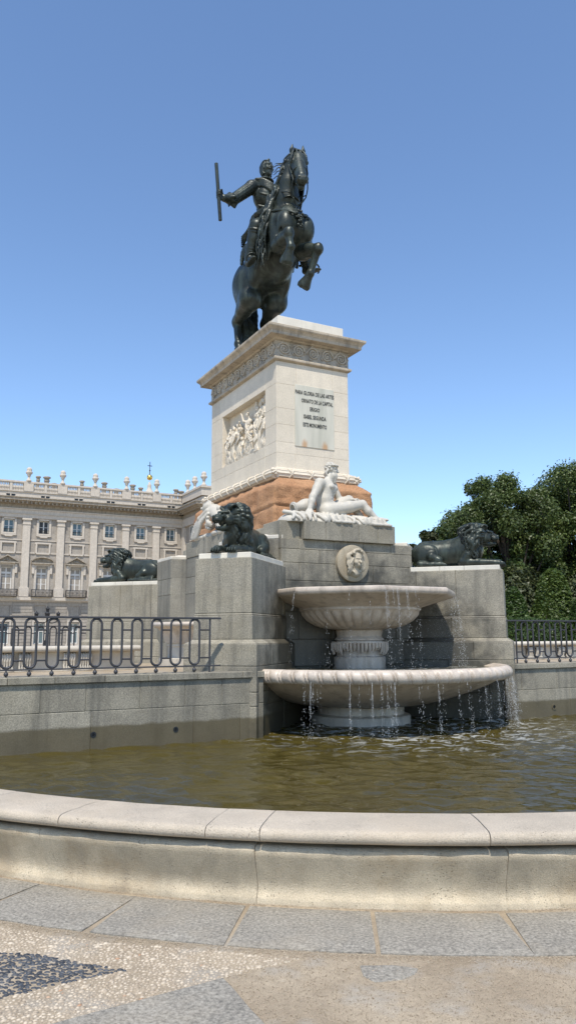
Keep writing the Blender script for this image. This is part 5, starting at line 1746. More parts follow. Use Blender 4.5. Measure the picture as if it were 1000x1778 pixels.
for w_ in WX:
    i = WX.index(w_)
    # ground floor
    mb = MB(); bx(mb, w_ - .48, w_ + .48, 1.05, 2.95, -.5, -.45); win = pp('ground_window', mb, M['glass'])
    mb = MB()
    for a, b_, z0, z1 in ((-.48, -.38, 1.05, 2.95), (.38, .48, 1.05, 2.95), (-.38, .38, 2.85, 2.95), (-.05, .05, 1.05, 2.85), (-.38, .38, 1.05, 1.13), (-.38, .38, 2.15, 2.21)):
        bx(mb, w_ + a, w_ + b_, z0, z1, -.44, -.36)
    pp('window_frame', mb, M['shutter'], win)
    mb = MB(); bx(mb, w_ - .64, w_ - .485, 1.0, 3.05, 0, .16); bx(mb, w_ + .485, w_ + .64, 1.0, 3.05, 0, .16); bx(mb, w_ - .64, w_ + .64, 3.05, 3.18, 0, .18); bx(mb, w_ - .72, w_ + .72, .85, 1.0, 0, .3)
    pp('stone_surround', mb, M['palace_white'], win)
    mb = MB(); bx(mb, w_ - .5, w_ + .5, 3.55, 4.55, -.22, -.16); pp('blind_panel', mb, M['palace'])
    # principal floor: white shutters, pediment, balcony
    mb = MB(); bx(mb, w_ - .5, w_ + .5, 5.95, 8.02, -.5, -.42); win = pp('balcony_window', mb, M['palace'] if False else M['shutter'])
    mb = MB()
    for a, b_ in ((-.40, -.05), (.05, .40)):
        for z0, z1 in ((5.98, 6.5), (6.56, 7.16), (7.22, 7.40), (7.58, 7.94)):
            bx(mb, w_ + a, w_ + b_, z0, z1, -.42, -.405)
    pp('pane', mb, M['palace'], win)
    mb = MB()
    bx(mb, w_ - .70, w_ - .505, 5.4, 8.20, 0, .2); bx(mb, w_ + .505, w_ + .70, 5.4, 8.20, 0, .2); bx(mb, w_ - .70, w_ + .70, 8.20, 8.34, 0, .22)
    for q in (-1, 1): bx(mb, w_ + q * .80 - .1, w_ + q * .80 + .1, 7.45, 8.30, 0, .34)
    pp('stone_surround', mb, M['palace_white'], win)
    mb = MB()
    bx(mb, w_ - .98, w_ + .98, 8.34, 8.46, 0, .62)
    n = 16; arc = []
    for k in range(n + 1):
        u = -1 + 2 * k / n
        arc.append((w_ + u * .98, 8.46 + (.55 * (1 - abs(u)) if i % 2 else .50 * math.sqrt(max(0, 1 - u * u * .94)) - .03)))
    for k in range(n):
        (xa, za), (xb, zb) = arc[k], arc[k + 1]
        mb.add([(XX(xa), F - .6, ZZ(za)), (XX(xb), F - .6, ZZ(zb)), (XX(xb), F - .6, ZZ(zb + .12)), (XX(xa), F - .6, ZZ(za + .12)), (XX(xa), F, ZZ(za)), (XX(xb), F, ZZ(zb)), (XX(xb), F, ZZ(zb + .12)), (XX(xa), F, ZZ(za + .12))], [(0, 1, 2, 3), (3, 2, 6, 7), (4, 5, 1, 0)])
        mb.add([(XX(xa), F - .12, ZZ(8.46)), (XX(xb), F - .12, ZZ(8.46)), (XX(xb), F - .12, ZZ(zb)), (XX(xa), F - .12, ZZ(za))], [(0, 1, 2, 3)])
    g = random.Random(i)
    for k in range(9):
        mb.ball((XX(w_ + g.uniform(-.25, .25)), F - .2, ZZ(8.58 + g.uniform(0, .2))), (.12, .12, .12), 6, 4)
    pp('pediment', mb, M['palace_dark'], win)
    mb = MB(); bx(mb, w_ - .95, w_ + .95, 5.30, 5.36, .5, 1.3); mb.box(XX(w_ - .95), XX(w_ + .95), F - 1.30, F - 1.24, ZZ(5.92), ZZ(5.97)); mb.box(XX(w_ - .95), XX(w_ + .95), F - 1.30, F - 1.24, ZZ(5.44), ZZ(5.47))
    for k in range(20):
        xx = XX(w_ - .94 + 1.88 * k / 19); mb.tube([(xx, F - 1.27, ZZ(5.36)), (xx, F - 1.27, ZZ(5.94))], .028, 5)
        if k % 4 == 2: mb.tube([(xx + .1 * math.cos(a), F - 1.27, ZZ(5.68) + .14 * math.sin(a)) for a in np.linspace(0, 2 * PI, 9)[:-1]], .02, 4, closed=True)
    for q in (-.94, .94):
        for dd in (.7, .9, 1.1): mb.tube([(XX(w_ + q), F - dd, ZZ(5.36)), (XX(w_ + q), F - dd, ZZ(5.94))], .025, 4)
        mb.tube([(XX(w_ + q), F - .5, ZZ(5.945)), (XX(w_ + q), F - 1.27, ZZ(5.945))], .035, 4)
    pp('balcony', mb, M['black_iron'])
    # blind mezzanine panel
    mb = MB(); bx(mb, w_ - .52, w_ + .52, 9.50, 10.24, -.15, -.10); pn = pp('mezzanine_panel', mb, M['palace'])
    mb = MB(); bx(mb, w_ - .68, w_ - .525, 9.35, 10.38, 0, .18); bx(mb, w_ + .525, w_ + .68, 9.35, 10.38, 0, .18); bx(mb, w_ - .525, w_ + .525, 10.245, 10.38, 0, .18); bx(mb, w_ - .60, w_ + .60, 9.26, 9.40, 0, .2); bx(mb, w_ - .74, w_ + .74, 10.20, 10.38, 0, .15)
    pp('stone_surround', mb, M['palace_white'], pn)
    # upper windows
    mb = MB(); bx(mb, w_ - .46, w_ + .46, 11.20, 12.42, -.42, -.36); win = pp('upper_window', mb, M['dark'] if i in (8, ) else M['glass'])
    mb = MB()
    for a, b_, z0, z1 in ((-.46, -.37, 11.2, 12.42), (.37, .46, 11.2, 12.42), (-.05, .05, 11.2, 12.42), (-.46, .46, 12.34, 12.42), (-.37, .37, 11.80, 11.84)):
        bx(mb, w_ + a, w_ + b_, z0, z1, -.355, -.30)
    pp('window_frame', mb, M['shutter'], win)
    mb = MB()
    for k in range(13):
        xx = w_ - .42 + .84 * k / 12; bx(mb, xx - .012, xx + .012, 11.2, 11.52, -.12, -.10)
    bx(mb, w_ - .44, w_ + .44, 11.52, 11.56, -.13, -.09)
    pp('window_grille', mb, M['black_iron'], win)
    mb = MB()
    bx(mb, w_ - .66, w_ - .465, 11.05, 12.56, 0, .16); bx(mb, w_ + .465, w_ + .66, 11.05, 12.56, 0, .16); bx(mb, w_ - .66, w_ + .66, 12.425, 12.58, 0, .16)
    mb.add([(XX(w_ + a), F - d, ZZ(z)) for d in (.2, 0) for a, z in ((-.70, 11.05), (.70, 11.05), (.66, 10.95), (.38, 10.92), (.30, 10.82), (-.30, 10.82), (-.38, 10.92), (-.66, 10.95))], [tuple(range(7, -1, -1)), tuple(range(8, 16))] + [(k, (k + 1) % 8, 8 + (k + 1) % 8, 8 + k) for k in range(8)])
    bx(mb, w_ - .66, w_ + .66, 11.05, 11.195, 0, .22)
    pp('stone_surround', mb, M['palace_white'], win)
# projecting corner pavilion at right
def wing(name, z0, z1, d, mat):
    mb = MB(); mb.box(XX(19.75) - d, XX(19.75) + 30, F - 9 - d, F + .9, ZZ(z0), ZZ(z1)); return pp(name, mb, mat)
wing('pavilion_wall', -.9, 13.45, 0, M['palace']); wing('pavilion_string', 5.0, 5.30, .5, M['palace_white']); wing('pavilion_architrave', 12.6, 13.4, .36, M['palace_white'])
mb = MB()
for z0, z1, d in ((13.46, 13.86, .2), (13.86, 14.0, .9), (14.0, 14.12, 1.25), (14.12, 14.36, 1.7), (14.36, 14.42, 1.85)):
    mb.box(XX(19.75) - d, XX(19.75) + 30, F - 9 - d, F + .9, ZZ(z0), ZZ(z1))
pp('pavilion_cornice', mb, M['palace_dark'])
wing('pavilion_attic', 14.42, 15.05, .06, M['palace_white'])
mb = MB(); mb.box(XX(19.75) - .3, XX(19.75) + 30, F - 9.3, F + .9, ZZ(15.14), ZZ(15.9)); mb.box(XX(19.75) - .45, XX(19.75) + 30, F - 9.5, F + .9, ZZ(15.9), ZZ(16.1))
pp('pavilion_parapet', mb, M['palace_white'])
for y in (-1.2, -4.6, -8.8):
    pp('roof_urn', urn(XX(19.75) + .3, F + y, ZZ(16.1), 1.05), M['palace_white'], smooth=True)
for y in (-1.0, -8.6):
    mb = MB(); mb.box(XX(19.75) - .42, XX(19.75) + .02, F + y - .55, F + y + .55, ZZ(5.32), ZZ(12.56)); pp('pilaster', mb, M['palace_white'])
for dx, y, z0, z1 in ((0, -4.8, 11.2, 12.42), (0, -4.8, 5.95, 8.02), (0, -4.8, 1.05, 2.95)):
    mb = MB(); mb.box(XX(19.75) - .08, XX(19.75) + .05, F + y - .8, F + y + .8, ZZ(z0), ZZ(z1)); wn = pp('pavilion_window', mb, M['glass'])
    mb = MB()
    for a, b_, q0, q1 in ((-1.1, -.8, z0 - .1, z1 + .12), (.8, 1.1, z0 - .1, z1 + .12), (-.8, .8, z1, z1 + .14), (-1.1, 1.1, z0 - .22, z0 - .1), (-.08, .08, z0, z1)):
        mb.box(XX(19.75) - .18, XX(19.75) + .04, F + y + a, F + y + b_, ZZ(q0), ZZ(q1))
    pp('window_frame', mb, M['palace_white'], wn)
mb = MB(); mb.box(XX(-22), XX(40), F + 1.0, F + 14, ZZ(-.9), ZZ(15.2)); pp('roof_body', mb, M['palace_dark'])
# chimneys
for x0, x1, z in ((6.95, 7.52, 19.15), (7.74, 8.57, 19.17), (8.6, 9.3, 18.5), (11.70, 12.29, 19.08), (14.16, 14.9, 19.1), (15.6, 16.3, 18.5), (17.44, 18.2, 19.13), (18.47, 19.1, 18.88), (22.76, 23.42, 19.05), (23.3, 24.14, 18.88)):
    # positions were measured for a roof line 12 units behind; carried to 1.7 x that distance
    cx, w_ = XX((x0 + x1) / 2), (x1 - x0) * .72 * 1.7
    y = F + 20.4; zt = ZZ(z)
    mb = MB(); mb.lathe([(w_ * .42, -7), (w_ * .42, -1.0), (w_ * .52, -.95), (w_ * .55, -.75), (w_ * .45, -.7), (w_ * .48, -.35), (w_ * .7, -.3), (w_ * .7, -.1), (w_ * .5, 0), (0, .02)], 10, c=(cx, y, zt))
    pp('chimney', mb, M['palace_dark'])
mb = MB(); mb.box(XX(-20), XX(40), F + 14, F + 26, ZZ(-.9), ZZ(17.0)); pp('rear_range', mb, M['palace_dark'])
# lantern with the gilded ball and cross
cx, y = XX(28.53), F + 68
mb = MB().lathe([(2.4, -14), (2.4, -6), (1.9, -5.6), (1.6, -4.4), (.8, -3.6), (.5, -2.6), (.6, -2.2), (.35, -1.8), (.2, -1.2)], 20, c=(cx, y, ZZ(26.29)))
ln = pp('dome_lantern', mb, M['palace_white'], smooth=True)
mb = MB().ball((cx, y, ZZ(26.29)), .78, 20, 14); pp('gilded_ball', mb, M['gold'], ln, smooth=True)
mb = MB().tube([(cx, y, ZZ(26.7)), (cx, y, ZZ(28.8))], .10, 6).tube([(cx - .62, y, ZZ(28.15)), (cx + .62, y, ZZ(28.15))], .10, 6).ball((cx, y, ZZ(27.4)), .22, 8, 6); pp('cross', mb, M['black_iron'], ln)

# =================================================================== candelabra street lamp before the palace
LX, LY = -26.7, 85.0
lampt = thing('street_lamp', Matrix.Translation((LX, LY, 0)), 'ornate black street lamp with five lanterns, tiny before the palace behind the railing', 'street lamp')
mb = MB().lathe([(.45, 0), (.45, .3), (.3, .45), (.22, 1.1), (.26, 1.2), (.13, 1.4), (.10, 3.4), (.14, 3.5), (.06, 3.7), (.06, 4.3)], 12)
mb.build('post', M['black_iron'], lampt, smooth=True)
def lantern(x, y, z):
    mb = MB().lathe([(.05, -.12), (.12, 0), (.16, .02), (.22, .36), (.26, .38), (.16, .5), (.05, .56), (.03, .68), (0, .7)], 8, c=(x, y, z)); mb.build('lantern', M['black_iron'], lampt)
for a in range(4):
    t_ = a * PI / 2 + .25
    c_, s_ = math.cos(t_), math.sin(t_)
    MB().tube(bez([(0, 0, 3.4), (c_ * .5, s_ * .5, 3.2), (c_ * 1.1, s_ * 1.1, 3.45), (c_ * 1.15, s_ * 1.15, 3.75)], 6), .05, 6).build('lamp_arm', M['black_iron'], lampt)
    lantern(c_ * 1.15, s_ * 1.15, 3.85)
lantern(0, 0, 4.4)
# =================================================================== trees, hedge and shrubs (world coordinates)
def leaf_cloud(cent, rad_, n, size, rng, squash=1., shell=.55):
    """n small folded leaves in clumps: cent (k,3), rad_ (k,)"""
    k = len(cent); w = rad_ ** 2; w = w / w.sum()
    idx = rng.choice(k, n, p=w)
    d = rng.normal(size=(n, 3)); d /= np.linalg.norm(d, axis=1)[:, None]
    r = rad_[idx] * (shell + (1.0 - shell) * rng.rand(n) ** .6) * (1 + .5 * rng.rand(n) ** 7)
    c = cent[idx] + d * r[:, None] * np.array([1, 1, squash])
    nrm = d * .6 + rng.normal(size=(n, 3)) * .6 + np.array([0, 0, .45]); nrm /= np.linalg.norm(nrm, axis=1)[:, None]
    a = np.cross(nrm, rng.normal(size=(n, 3))); a /= np.linalg.norm(a, axis=1)[:, None]
    b = np.cross(nrm, a)
    s = size * rng.uniform(.6, 1.25, n)[:, None]
    V = np.stack([c - a * s, c - b * s * .5 + nrm * s * .12, c + a * s * .9 - nrm * s * .15, c + b * s * .5 + nrm * s * .12], 1).reshape(-1, 3)
    F = np.arange(4 * n).reshape(n, 4)
    return V, F


def tree(x, y, h, w, label, seed, mat, leaves=24000, size=.14, trunk=.16, low=.25, group=None, nclump=60, cr=(.12, .25), cat='tree'):
    t = thing('broadleaf_tree', Matrix.Translation((x, y, 0)), label, cat, group)
    rng = np.random.RandomState(seed)
    cs = []; rs = []
    tries = 0
    while len(cs) < nclump and tries < 4000:
        tries += 1
        p = rng.uniform(-1, 1, 3)
        if np.linalg.norm(p) > 1: continue
        if np.linalg.norm(p) < .35: continue
        zz = low * h + (p[2] + 1) / 2 * h * (1 - low)
        wv = w * (1. - .30 * max(p[2], 0) ** 1.5) * (1 + .18 * math.sin(3 * math.atan2(p[1], p[0]) + seed))
        cs.append((p[0] * wv, p[1] * wv, zz * (1 + rng.uniform(-.04, .03)))); rs.append(w * rng.uniform(*cr))
    cs = np.array(cs); rs = np.array(rs)
    cs[:, 2] = np.minimum(cs[:, 2], h - rs * .8)
    V, Fc = leaf_cloud(cs, rs, int(leaves * 2.8), size * .5, rng, 1., .35)
    npmesh('crown', V, Fc, mat, t)
    mb = MB()
    lean = rng.uniform(-.3, .3, 2)
    top = (lean[0], lean[1], h * .62)
    mb.tube(bez([(0, 0, -.1), (lean[0] * .2, lean[1] * .2, h * .2), (lean[0] * .6, lean[1] * .6, h * .42), top], 5), [trunk * (1.25 - .8 * k / 15) for k in range(16)], 9)
    mb.build('trunk', M['bark'], t, smooth=True)
    for k in range(0, len(cs), 3):
        c = cs[k]; s_ = rng.uniform(.25, .58)
        p0 = Vector((lean[0] * s_, lean[1] * s_, h * s_ * .95)); p2 = Vector(c)
        p1 = p0.lerp(p2, .5) + Vector((0, 0, -.12 * (p2 - p0).length))
        B = bez([p0, p1, p2], 5)
        MB().tube(B, [trunk * .42 * (1 - .8 * i / (len(B) - 1)) for i in range(len(B))], 6).build('limb', M['bark'], t, smooth=True)
    return t


G1 = 'trees behind the right side'
tree(8.6, 30.5, 8.35, 2.5, 'tall dark green tree whose rounded top stands highest right of the lion', 1, M['leaf'], 34000, .13, .2, .2, G1, 95)
tree(12.4, 32.5, 9.0, 3.0, 'tall dark tree cut off by the right edge of the photo', 2, M['leaf'], 36000, .13, .22, .2, G1, 95)
tree(7.75, 33.5, 7.1, 2.0, 'mid height bushy tree directly behind the head of the right lion', 3, M['leaf'], 22000, .13, .16, .2, G1, 66)
tree(6.05, 31, 5.85, 1.7, 'sparse brownish magnolia just right of the statue ledge, behind the lion rump', 14, M['leaf_dark'], 6500, .19, .1, .3, G1, 70, cr=(.09, .18))
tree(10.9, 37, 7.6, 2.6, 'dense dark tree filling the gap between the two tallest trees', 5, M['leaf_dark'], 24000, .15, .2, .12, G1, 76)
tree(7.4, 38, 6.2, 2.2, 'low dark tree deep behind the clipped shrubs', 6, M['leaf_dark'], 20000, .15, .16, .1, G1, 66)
tree(16.5, 34, 9.2, 3.0, 'tall tree beyond the right edge, only its outer leaves in view', 7, M['leaf'], 24000, .14, .22, .2, G1, 76)
tree(14.2, 41, 8.0, 3.0, 'far dark tree behind the tree at the right edge', 8, M['leaf_dark'], 22000, .16, .22, .1, G1, 76)


def shrub(name, x, y, label, shape, seed, mat, n, size, cat, stem=True, dens=.86, group=None):
    """shape(u, v) -> point on the clipped surface, u in 0..2pi, v 0..1 ; leaves sit on and just inside it."""
    t = thing(name, Matrix.Translation((x, y, 0)), label, cat, group)
    rng = np.random.RandomState(seed)
    u = rng.uniform(0, 2 * PI, n); v = rng.uniform(0, 1, n) ** .8
    P = np.array([shape(a, b) for a, b in zip(u, v)])
    c = np.array([0, 0, P[:, 2].max() * .5])
    P = c + (P - c) * rng.uniform(dens, 1.03, n)[:, None]
    d = P - c; d /= np.linalg.norm(d, axis=1)[:, None] + 1e-6
    nrm = d + rng.normal(size=(n, 3)) * .55; nrm /= np.linalg.norm(nrm, axis=1)[:, None]
    a = np.cross(nrm, rng.normal(size=(n, 3))); a /= np.linalg.norm(a, axis=1)[:, None]; b = np.cross(nrm, a)
    s = size * rng.uniform(.6, 1.3, n)[:, None]
    V = np.stack([P - a * s, P - b * s * .5, P + a * s, P + b * s * .5], 1).reshape(-1, 3)
    npmesh('foliage', V, np.arange(4 * n).reshape(n, 4), mat, t)
    if stem:
        H = float(P[:, 2].max())
        for k in range(5):
            a_ = k * 1.26
            MB().tube(bez([(.05 * math.cos(a_), .05 * math.sin(a_), -.05), (.12 * math.cos(a_), .12 * math.sin(a_), H * .4), (.35 * math.cos(a_), .35 * math.sin(a_), H * .75)], 4), [.035, .03, .026, .024, .02, .017, .014, .012, .01], 6).build('stem', M['bark'], t)
    return t


def cone_shape(r, h, p=2.2):
    return lambda a, b: (r * math.cos(a) * (1 - b ** p) ** .5 * (1 + .03 * math.sin(5 * a)), r * math.sin(a) * (1 - b ** p) ** .5, h * b)


def barrel(r, h):
    return lambda a, b: ((r * math.cos(a) * (.92 + .14 * math.sin(b * 3)) if b < .72 else r * math.cos(a) * (1 - (b - .72) / .28 * 1.)), (r * math.sin(a) * (.92 + .14 * math.sin(b * 3)) if b < .72 else r * math.sin(a) * (1 - (b - .72) / .28)), h * min(b / .72, 1) + (.06 * math.sin(a * 3) if b >= .72 else 0))


def lumpy(r, h, sd):
    def f(a, b):
        q = (1 - b ** 2.0) ** .5 * (1 + .16 * math.sin(3 * a + sd) + .12 * math.sin(5 * a + 7 * b + sd) + .10 * math.sin(9 * b + 2 * a))
        return (r * math.cos(a) * q, r * math.sin(a) * q, h * b * (1 + .06 * math.sin(4 * a + sd)))
    return f


G2 = 'clipped shrubs behind the hedge'
shrub('clipped_shrub', 7.35, 25, 'smooth clipped dome shrub hard against the lion block', cone_shape(.56, 3.15, 3), 1, M['leaf_hedge'], 22000, .05, 'shrub', group=G2)
shrub('clipped_shrub', 9.2, 26.5, 'large shrub with flat clipped bright green top', cone_shape(.66, 3.86, 5), 2, M['leaf_bright'], 26000, .06, 'shrub', group=G2)
shrub('clipped_shrub', 8.25, 25.2, 'loose lumpy yellowish shrub between dome and flat topped shrub', lumpy(.46, 2.8, 1), 3, M['leaf_bright'], 16000, .065, 'shrub', dens=.7, group=G2)
shrub('clipped_shrub', 9.95, 25.6, 'rounded shrub cut by the right edge of the photo, beside the flat topped one', lumpy(.55, 3.05, 3), 4, M['leaf_bright'], 18000, .065, 'shrub', dens=.72, group=G2)
shrub('clipped_shrub', 9.15, 24.0, 'low smooth mound shrub in front at the right edge', cone_shape(.5, 2.75, 2.5), 5, M['leaf_hedge'], 20000, .055, 'shrub', group=G2)
shrub('clipped_shrub', 12.6, 25.5, 'lumpy shrub beyond the right edge', lumpy(1.1, 3.4, 5), 6, M['leaf_bright'], 14000, .07, 'shrub', dens=.72, group=G2)
# dark undergrowth between shrubs and trees
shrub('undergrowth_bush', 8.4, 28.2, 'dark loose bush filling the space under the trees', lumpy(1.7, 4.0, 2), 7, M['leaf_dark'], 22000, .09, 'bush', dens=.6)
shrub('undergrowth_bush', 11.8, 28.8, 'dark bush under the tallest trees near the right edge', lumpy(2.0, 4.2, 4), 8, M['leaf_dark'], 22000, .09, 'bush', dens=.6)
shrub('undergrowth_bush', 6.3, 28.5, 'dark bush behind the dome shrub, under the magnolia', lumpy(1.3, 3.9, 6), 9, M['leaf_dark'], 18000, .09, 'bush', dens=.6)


def hedge():
    t = thing('box_hedge', T(9.5, 4.6, 0, 0), 'long low clipped dark hedge behind the right hand railing', 'hedge')
    rng = np.random.RandomState(5)
    n = 60000; L, W, H = 14., 1.1, 2.08
    face = rng.choice(3, n, p=(.62, .30, .08))
    P = np.zeros((n, 3))
    P[:, 0] = rng.uniform(-L / 2, L / 2, n); P[:, 1] = rng.uniform(-W / 2, W / 2, n); P[:, 2] = rng.uniform(.2, H, n)
    d = np.zeros((n, 3))
    m = face == 0; P[m, 1] = -W / 2 + rng.uniform(-.03, .09, m.sum()); d[m, 1] = -1
    m = face == 1; P[m, 2] = H + rng.uniform(-.09, .03, m.sum()); d[m, 2] = 1
    m = face == 2; P[m, 0] = -L / 2 + rng.uniform(-.03, .08, m.sum()); d[m, 0] = -1
    P[:, 2] += .04 * np.sin(P[:, 0] * 2.1) + .03 * np.sin(P[:, 0] * 5 + 1); P[:, 1] += .03 * np.sin(P[:, 0] * 3)
    nrm = d + rng.normal(size=(n, 3)) * .55; nrm /= np.linalg.norm(nrm, axis=1)[:, None]
    a = np.cross(nrm, rng.normal(size=(n, 3))); a /= np.linalg.norm(a, axis=1)[:, None]; b = np.cross(nrm, a)
    s = .045 * rng.uniform(.6, 1.3, n)[:, None]
    V = np.stack([P - a * s, P - b * s * .5, P + a * s, P + b * s * .5], 1).reshape(-1, 3)
    npmesh('foliage', V, np.arange(4 * n).reshape(n, 4), M['leaf_hedge'], t)
    MB().box(-L / 2 + .12, L / 2 - .1, -W / 2 + .12, W / 2 - .12, 0, H - .12).build('inner_twigs', M['bark'], t)


hedge()
# =================================================================== foreground paving
g_ = MB(); g_.v = [(-400, -100, 0), (400, -100, 0), (400, 500, 0), (-400, 500, 0)]; g_.f = [(0, 1, 2, 3)]
tag(g_.build('ground', M['sand']), kind='structure')
# ring of granite paving slabs round the pool
mb = MB()
rng = random.Random(4)
angs = [-140.75 + 5.85 * k for k in range(-5, 18)]
for k in range(len(angs) - 1):
    a0, a1 = rad(angs[k]) + .0016, rad(angs[k + 1]) - .0016
    n = 26; q = 7
    sk = rng.uniform(-.006, .006)
    vs = []; fs = []
    r0, r1 = 7.24, 7.835
    for i in range(n + 1):
        for j in range(q + 1):
            u = i / n; v = j / q
            a = a0 + (a1 - a0) * u + sk * (v - .5); r = r0 + (r1 - r0) * v
            p = Vector((r * math.cos(a), -3.05 + r * math.sin(a), 0))
            e = min(u, 1 - u) * (a1 - a0) * r; e2 = min(v, 1 - v) * (r1 - r0)
            z = .0145 + .003 * mnoise.noise(p * 1.3) + .0012 * mnoise.noise(p * 9) - .008 * max(0, 1 - min(e, e2) / .02) ** 2
            if j in (0, q): p += Vector((0, 1, 0)) * mnoise.noise(p * 6) * .008
            vs.append((p.x, p.y, z))
    for i in range(n):
        for j in range(q):
            b = i * (q + 1) + j; fs.append((b, b + 1, b + q + 2, b + q + 1))
    fs = [f[::-1] for f in fs]
    n0 = len(mb.v); mb.add(vs, fs)
    # skirts
    edge = [i * (q + 1) for i in range(n + 1)] + [n * (q + 1) + j for j in range(1, q + 1)] + [i * (q + 1) + q for i in range(n - 1, -1, -1)] + [j for j in range(q - 1, 0, -1)]
    m0 = len(mb.v); mb.v += [(mb.v[n0 + e][0], mb.v[n0 + e][1], -.01) for e in edge]
    L = len(edge)
    mb.f += [(n0 + edge[i], m0 + i, m0 + (i + 1) % L, n0 + edge[(i + 1) % L]) for i in range(L)]
ps = mb.build('paving_ring', M['slab'], None, smooth=False); ps.matrix_world = MF; tag(ps, kind='structure')


def flat_slab(name, poly, mat, h=.011):
    """irregular flat stone, world coordinates."""
    bm = bmesh.new()
    vs = [bm.verts.new((x, y, h)) for x, y in poly]
    f = bm.faces.new(vs)
    if f.normal.z < 0: f.normal_flip()
    r = bmesh.ops.extrude_face_region(bm, geom=[f])
    bmesh.ops.translate(bm, vec=(0, 0, -h - .01), verts=[v for v in r['geom'] if isinstance(v, bmesh.types.BMVert)])
    bmesh.ops.recalc_face_normals(bm, faces=bm.faces[:])
    me = bpy.data.meshes.new(name); bm.to_mesh(me); bm.free()
    o = link(name, me, mat); bevel(o, .005, 2)
    return tag(o, kind='structure')


def rough(poly, step=.05, amp=.008, seed=0):
    out = []
    for i in range(len(poly)):
        a, b = Vector((*poly[i], 0)), Vector((*poly[(i + 1) % len(poly)], 0)); m = max(1, int((b - a).length / step))
        for k in range(m):
            p = a.lerp(b, k / m); nn = Vector((-(b - a).y, (b - a).x, 0)).normalized()
            p = p + nn * mnoise.noise(p * 5 + Vector((seed, 0, 0))) * amp
            out.append((p.x, p.y))
    return out


flat_slab('paving_slab', rough([(-.985, 3.48), (-.674, 3.685), (-.318, 3.905), (-.215, 3.69), (-.05, 3.35), (.05, 3.0), (-1.3, 3.0), (-1.5, 3.12)]), M['slab'])
flat_slab('paving_patch', rough([(.342, 4.045), (.50, 4.05), (.625, 4.01), (.60, 3.955), (.53, 3.897), (.40, 3.868), (.355, 3.93)], .03, .012), M['slab'], .0045)


def inside(poly, P):
    x, y = P[:, 0], P[:, 1]; c = np.zeros(len(P), bool); n = len(poly)
    for i in range(n):
        (x0, y0), (x1, y1) = poly[i], poly[(i + 1) % n]
        m = ((y0 > y) != (y1 > y)) & (x < (x1 - x0) * (y - y0) / (y1 - y0 + 1e-12) + x0)
        c ^= m
    return c


ICO_V = None
def ico(sub=1):
    bm = bmesh.new(); bmesh.ops.create_icosphere(bm, subdivisions=sub, radius=1)
    bm.verts.ensure_lookup_table()
    V = np.array([v.co[:] for v in bm.verts]); F = np.array([[v.index for v in f.verts] for f in bm.faces]); bm.free()
    return V, F


def pebbles(name, pts, dirs, ra, rb, rc, mat, z=.004, sub=2, seed=0, jit=.12):
    V, Fc = ico(sub); n = len(pts); rng = np.random.RandomState(seed)
    Vn = V[None] * (1 + jit * rng.normal(size=(n, len(V), 1)) * .35)
    sc3 = np.stack([ra, rb, rc], 1)[:, None, :]
    Vn = Vn * sc3
    c, s = np.cos(dirs)[:, None], np.sin(dirs)[:, None]
    X = Vn[:, :, 0] * c - Vn[:, :, 1] * s + pts[:, 0:1]; Y = Vn[:, :, 0] * s + Vn[:, :, 1] * c + pts[:, 1:2]; Z = Vn[:, :, 2] + z
    W = np.stack([X, Y, Z], -1).reshape(-1, 3)
    Fa = (Fc[None] + (np.arange(n) * len(V))[:, None, None]).reshape(-1, 3)
    return npmesh(name, W, Fa, mat, None, True)


def relax(pts, dmin, rng, keep=None):
    """drop points closer than dmin (grid dart throwing)."""
    cell = {}; out = []
    for i, p in enumerate(pts):
        k = (int(p[0] / dmin), int(p[1] / dmin)); ok = True
        for a in (-1, 0, 1):
            for b in (-1, 0, 1):
                for q in cell.get((k[0] + a, k[1] + b), ()):
                    if (q[0] - p[0]) ** 2 + (q[1] - p[1]) ** 2 < dmin * dmin: ok = False; break
                if not ok: break
            if not ok: break
        if ok: cell.setdefault(k, []).append(p); out.append(i)
    return np.array(out)


WHITE = [(-2.6, 4.95), (-1.616, 4.565), (-.923, 4.335), (-.367, 4.225), (.06, 4.13), (-.19, 4.0), (-.311, 3.918), (-.685, 3.69), (-1.0, 3.485), (-1.35, 3.22), (-2.6, 3.2)]
BLACK = [(-2.2, 4.27), (-1.484, 4.215), (-1.302, 4.195), (-.80, 3.998), (-1.083, 3.853), (-1.299, 3.713), (-2.2, 3.4)]
rng = np.random.RandomState(7)
bed = flat_slab('mortar_bed', rough(WHITE, .06, .015), M['sand'], .003)
P = np.stack([rng.uniform(-2.4, .1, 60000), rng.uniform(3.2, 4.95, 60000)], 1)
P = P[inside(WHITE, P) & ~inside(BLACK, P)]
P = P[relax(P, .0165, rng)]
n = len(P); a = rng.uniform(.007, .0135, n); big = rng.rand(n) < .10; a[big] *= 1.5
o = pebbles('pebble_paving', P, rng.uniform(0, PI, n) * .5 + .1, a * 1.15, a * .78, a * .55, M['peb_w'], .001, 1, 1)
tag(o, 'pale pebbles set in mortar in the lower left of the pavement', 'pebbles', kind='stuff')
P = np.stack([rng.uniform(-2.2, -.7, 30000), rng.uniform(3.3, 4.3, 30000)], 1)
P = P[inside(BLACK, P)]; P = P[relax(P, .0228, rng)]
n = len(P); a = rng.uniform(.0150, .0205, n)
o = pebbles('dark_pebbles', P, np.where(rng.rand(n) < .7, rng.normal(.0, .35, n), rng.uniform(0, PI, n)), a * .95, a * .60, a * .42, M['peb_b'], .0015, 2, 2, .06)
tag(o, 'dark blue grey pebbles set as a pointed star tip at the lower left', 'pebbles', kind='stuff')
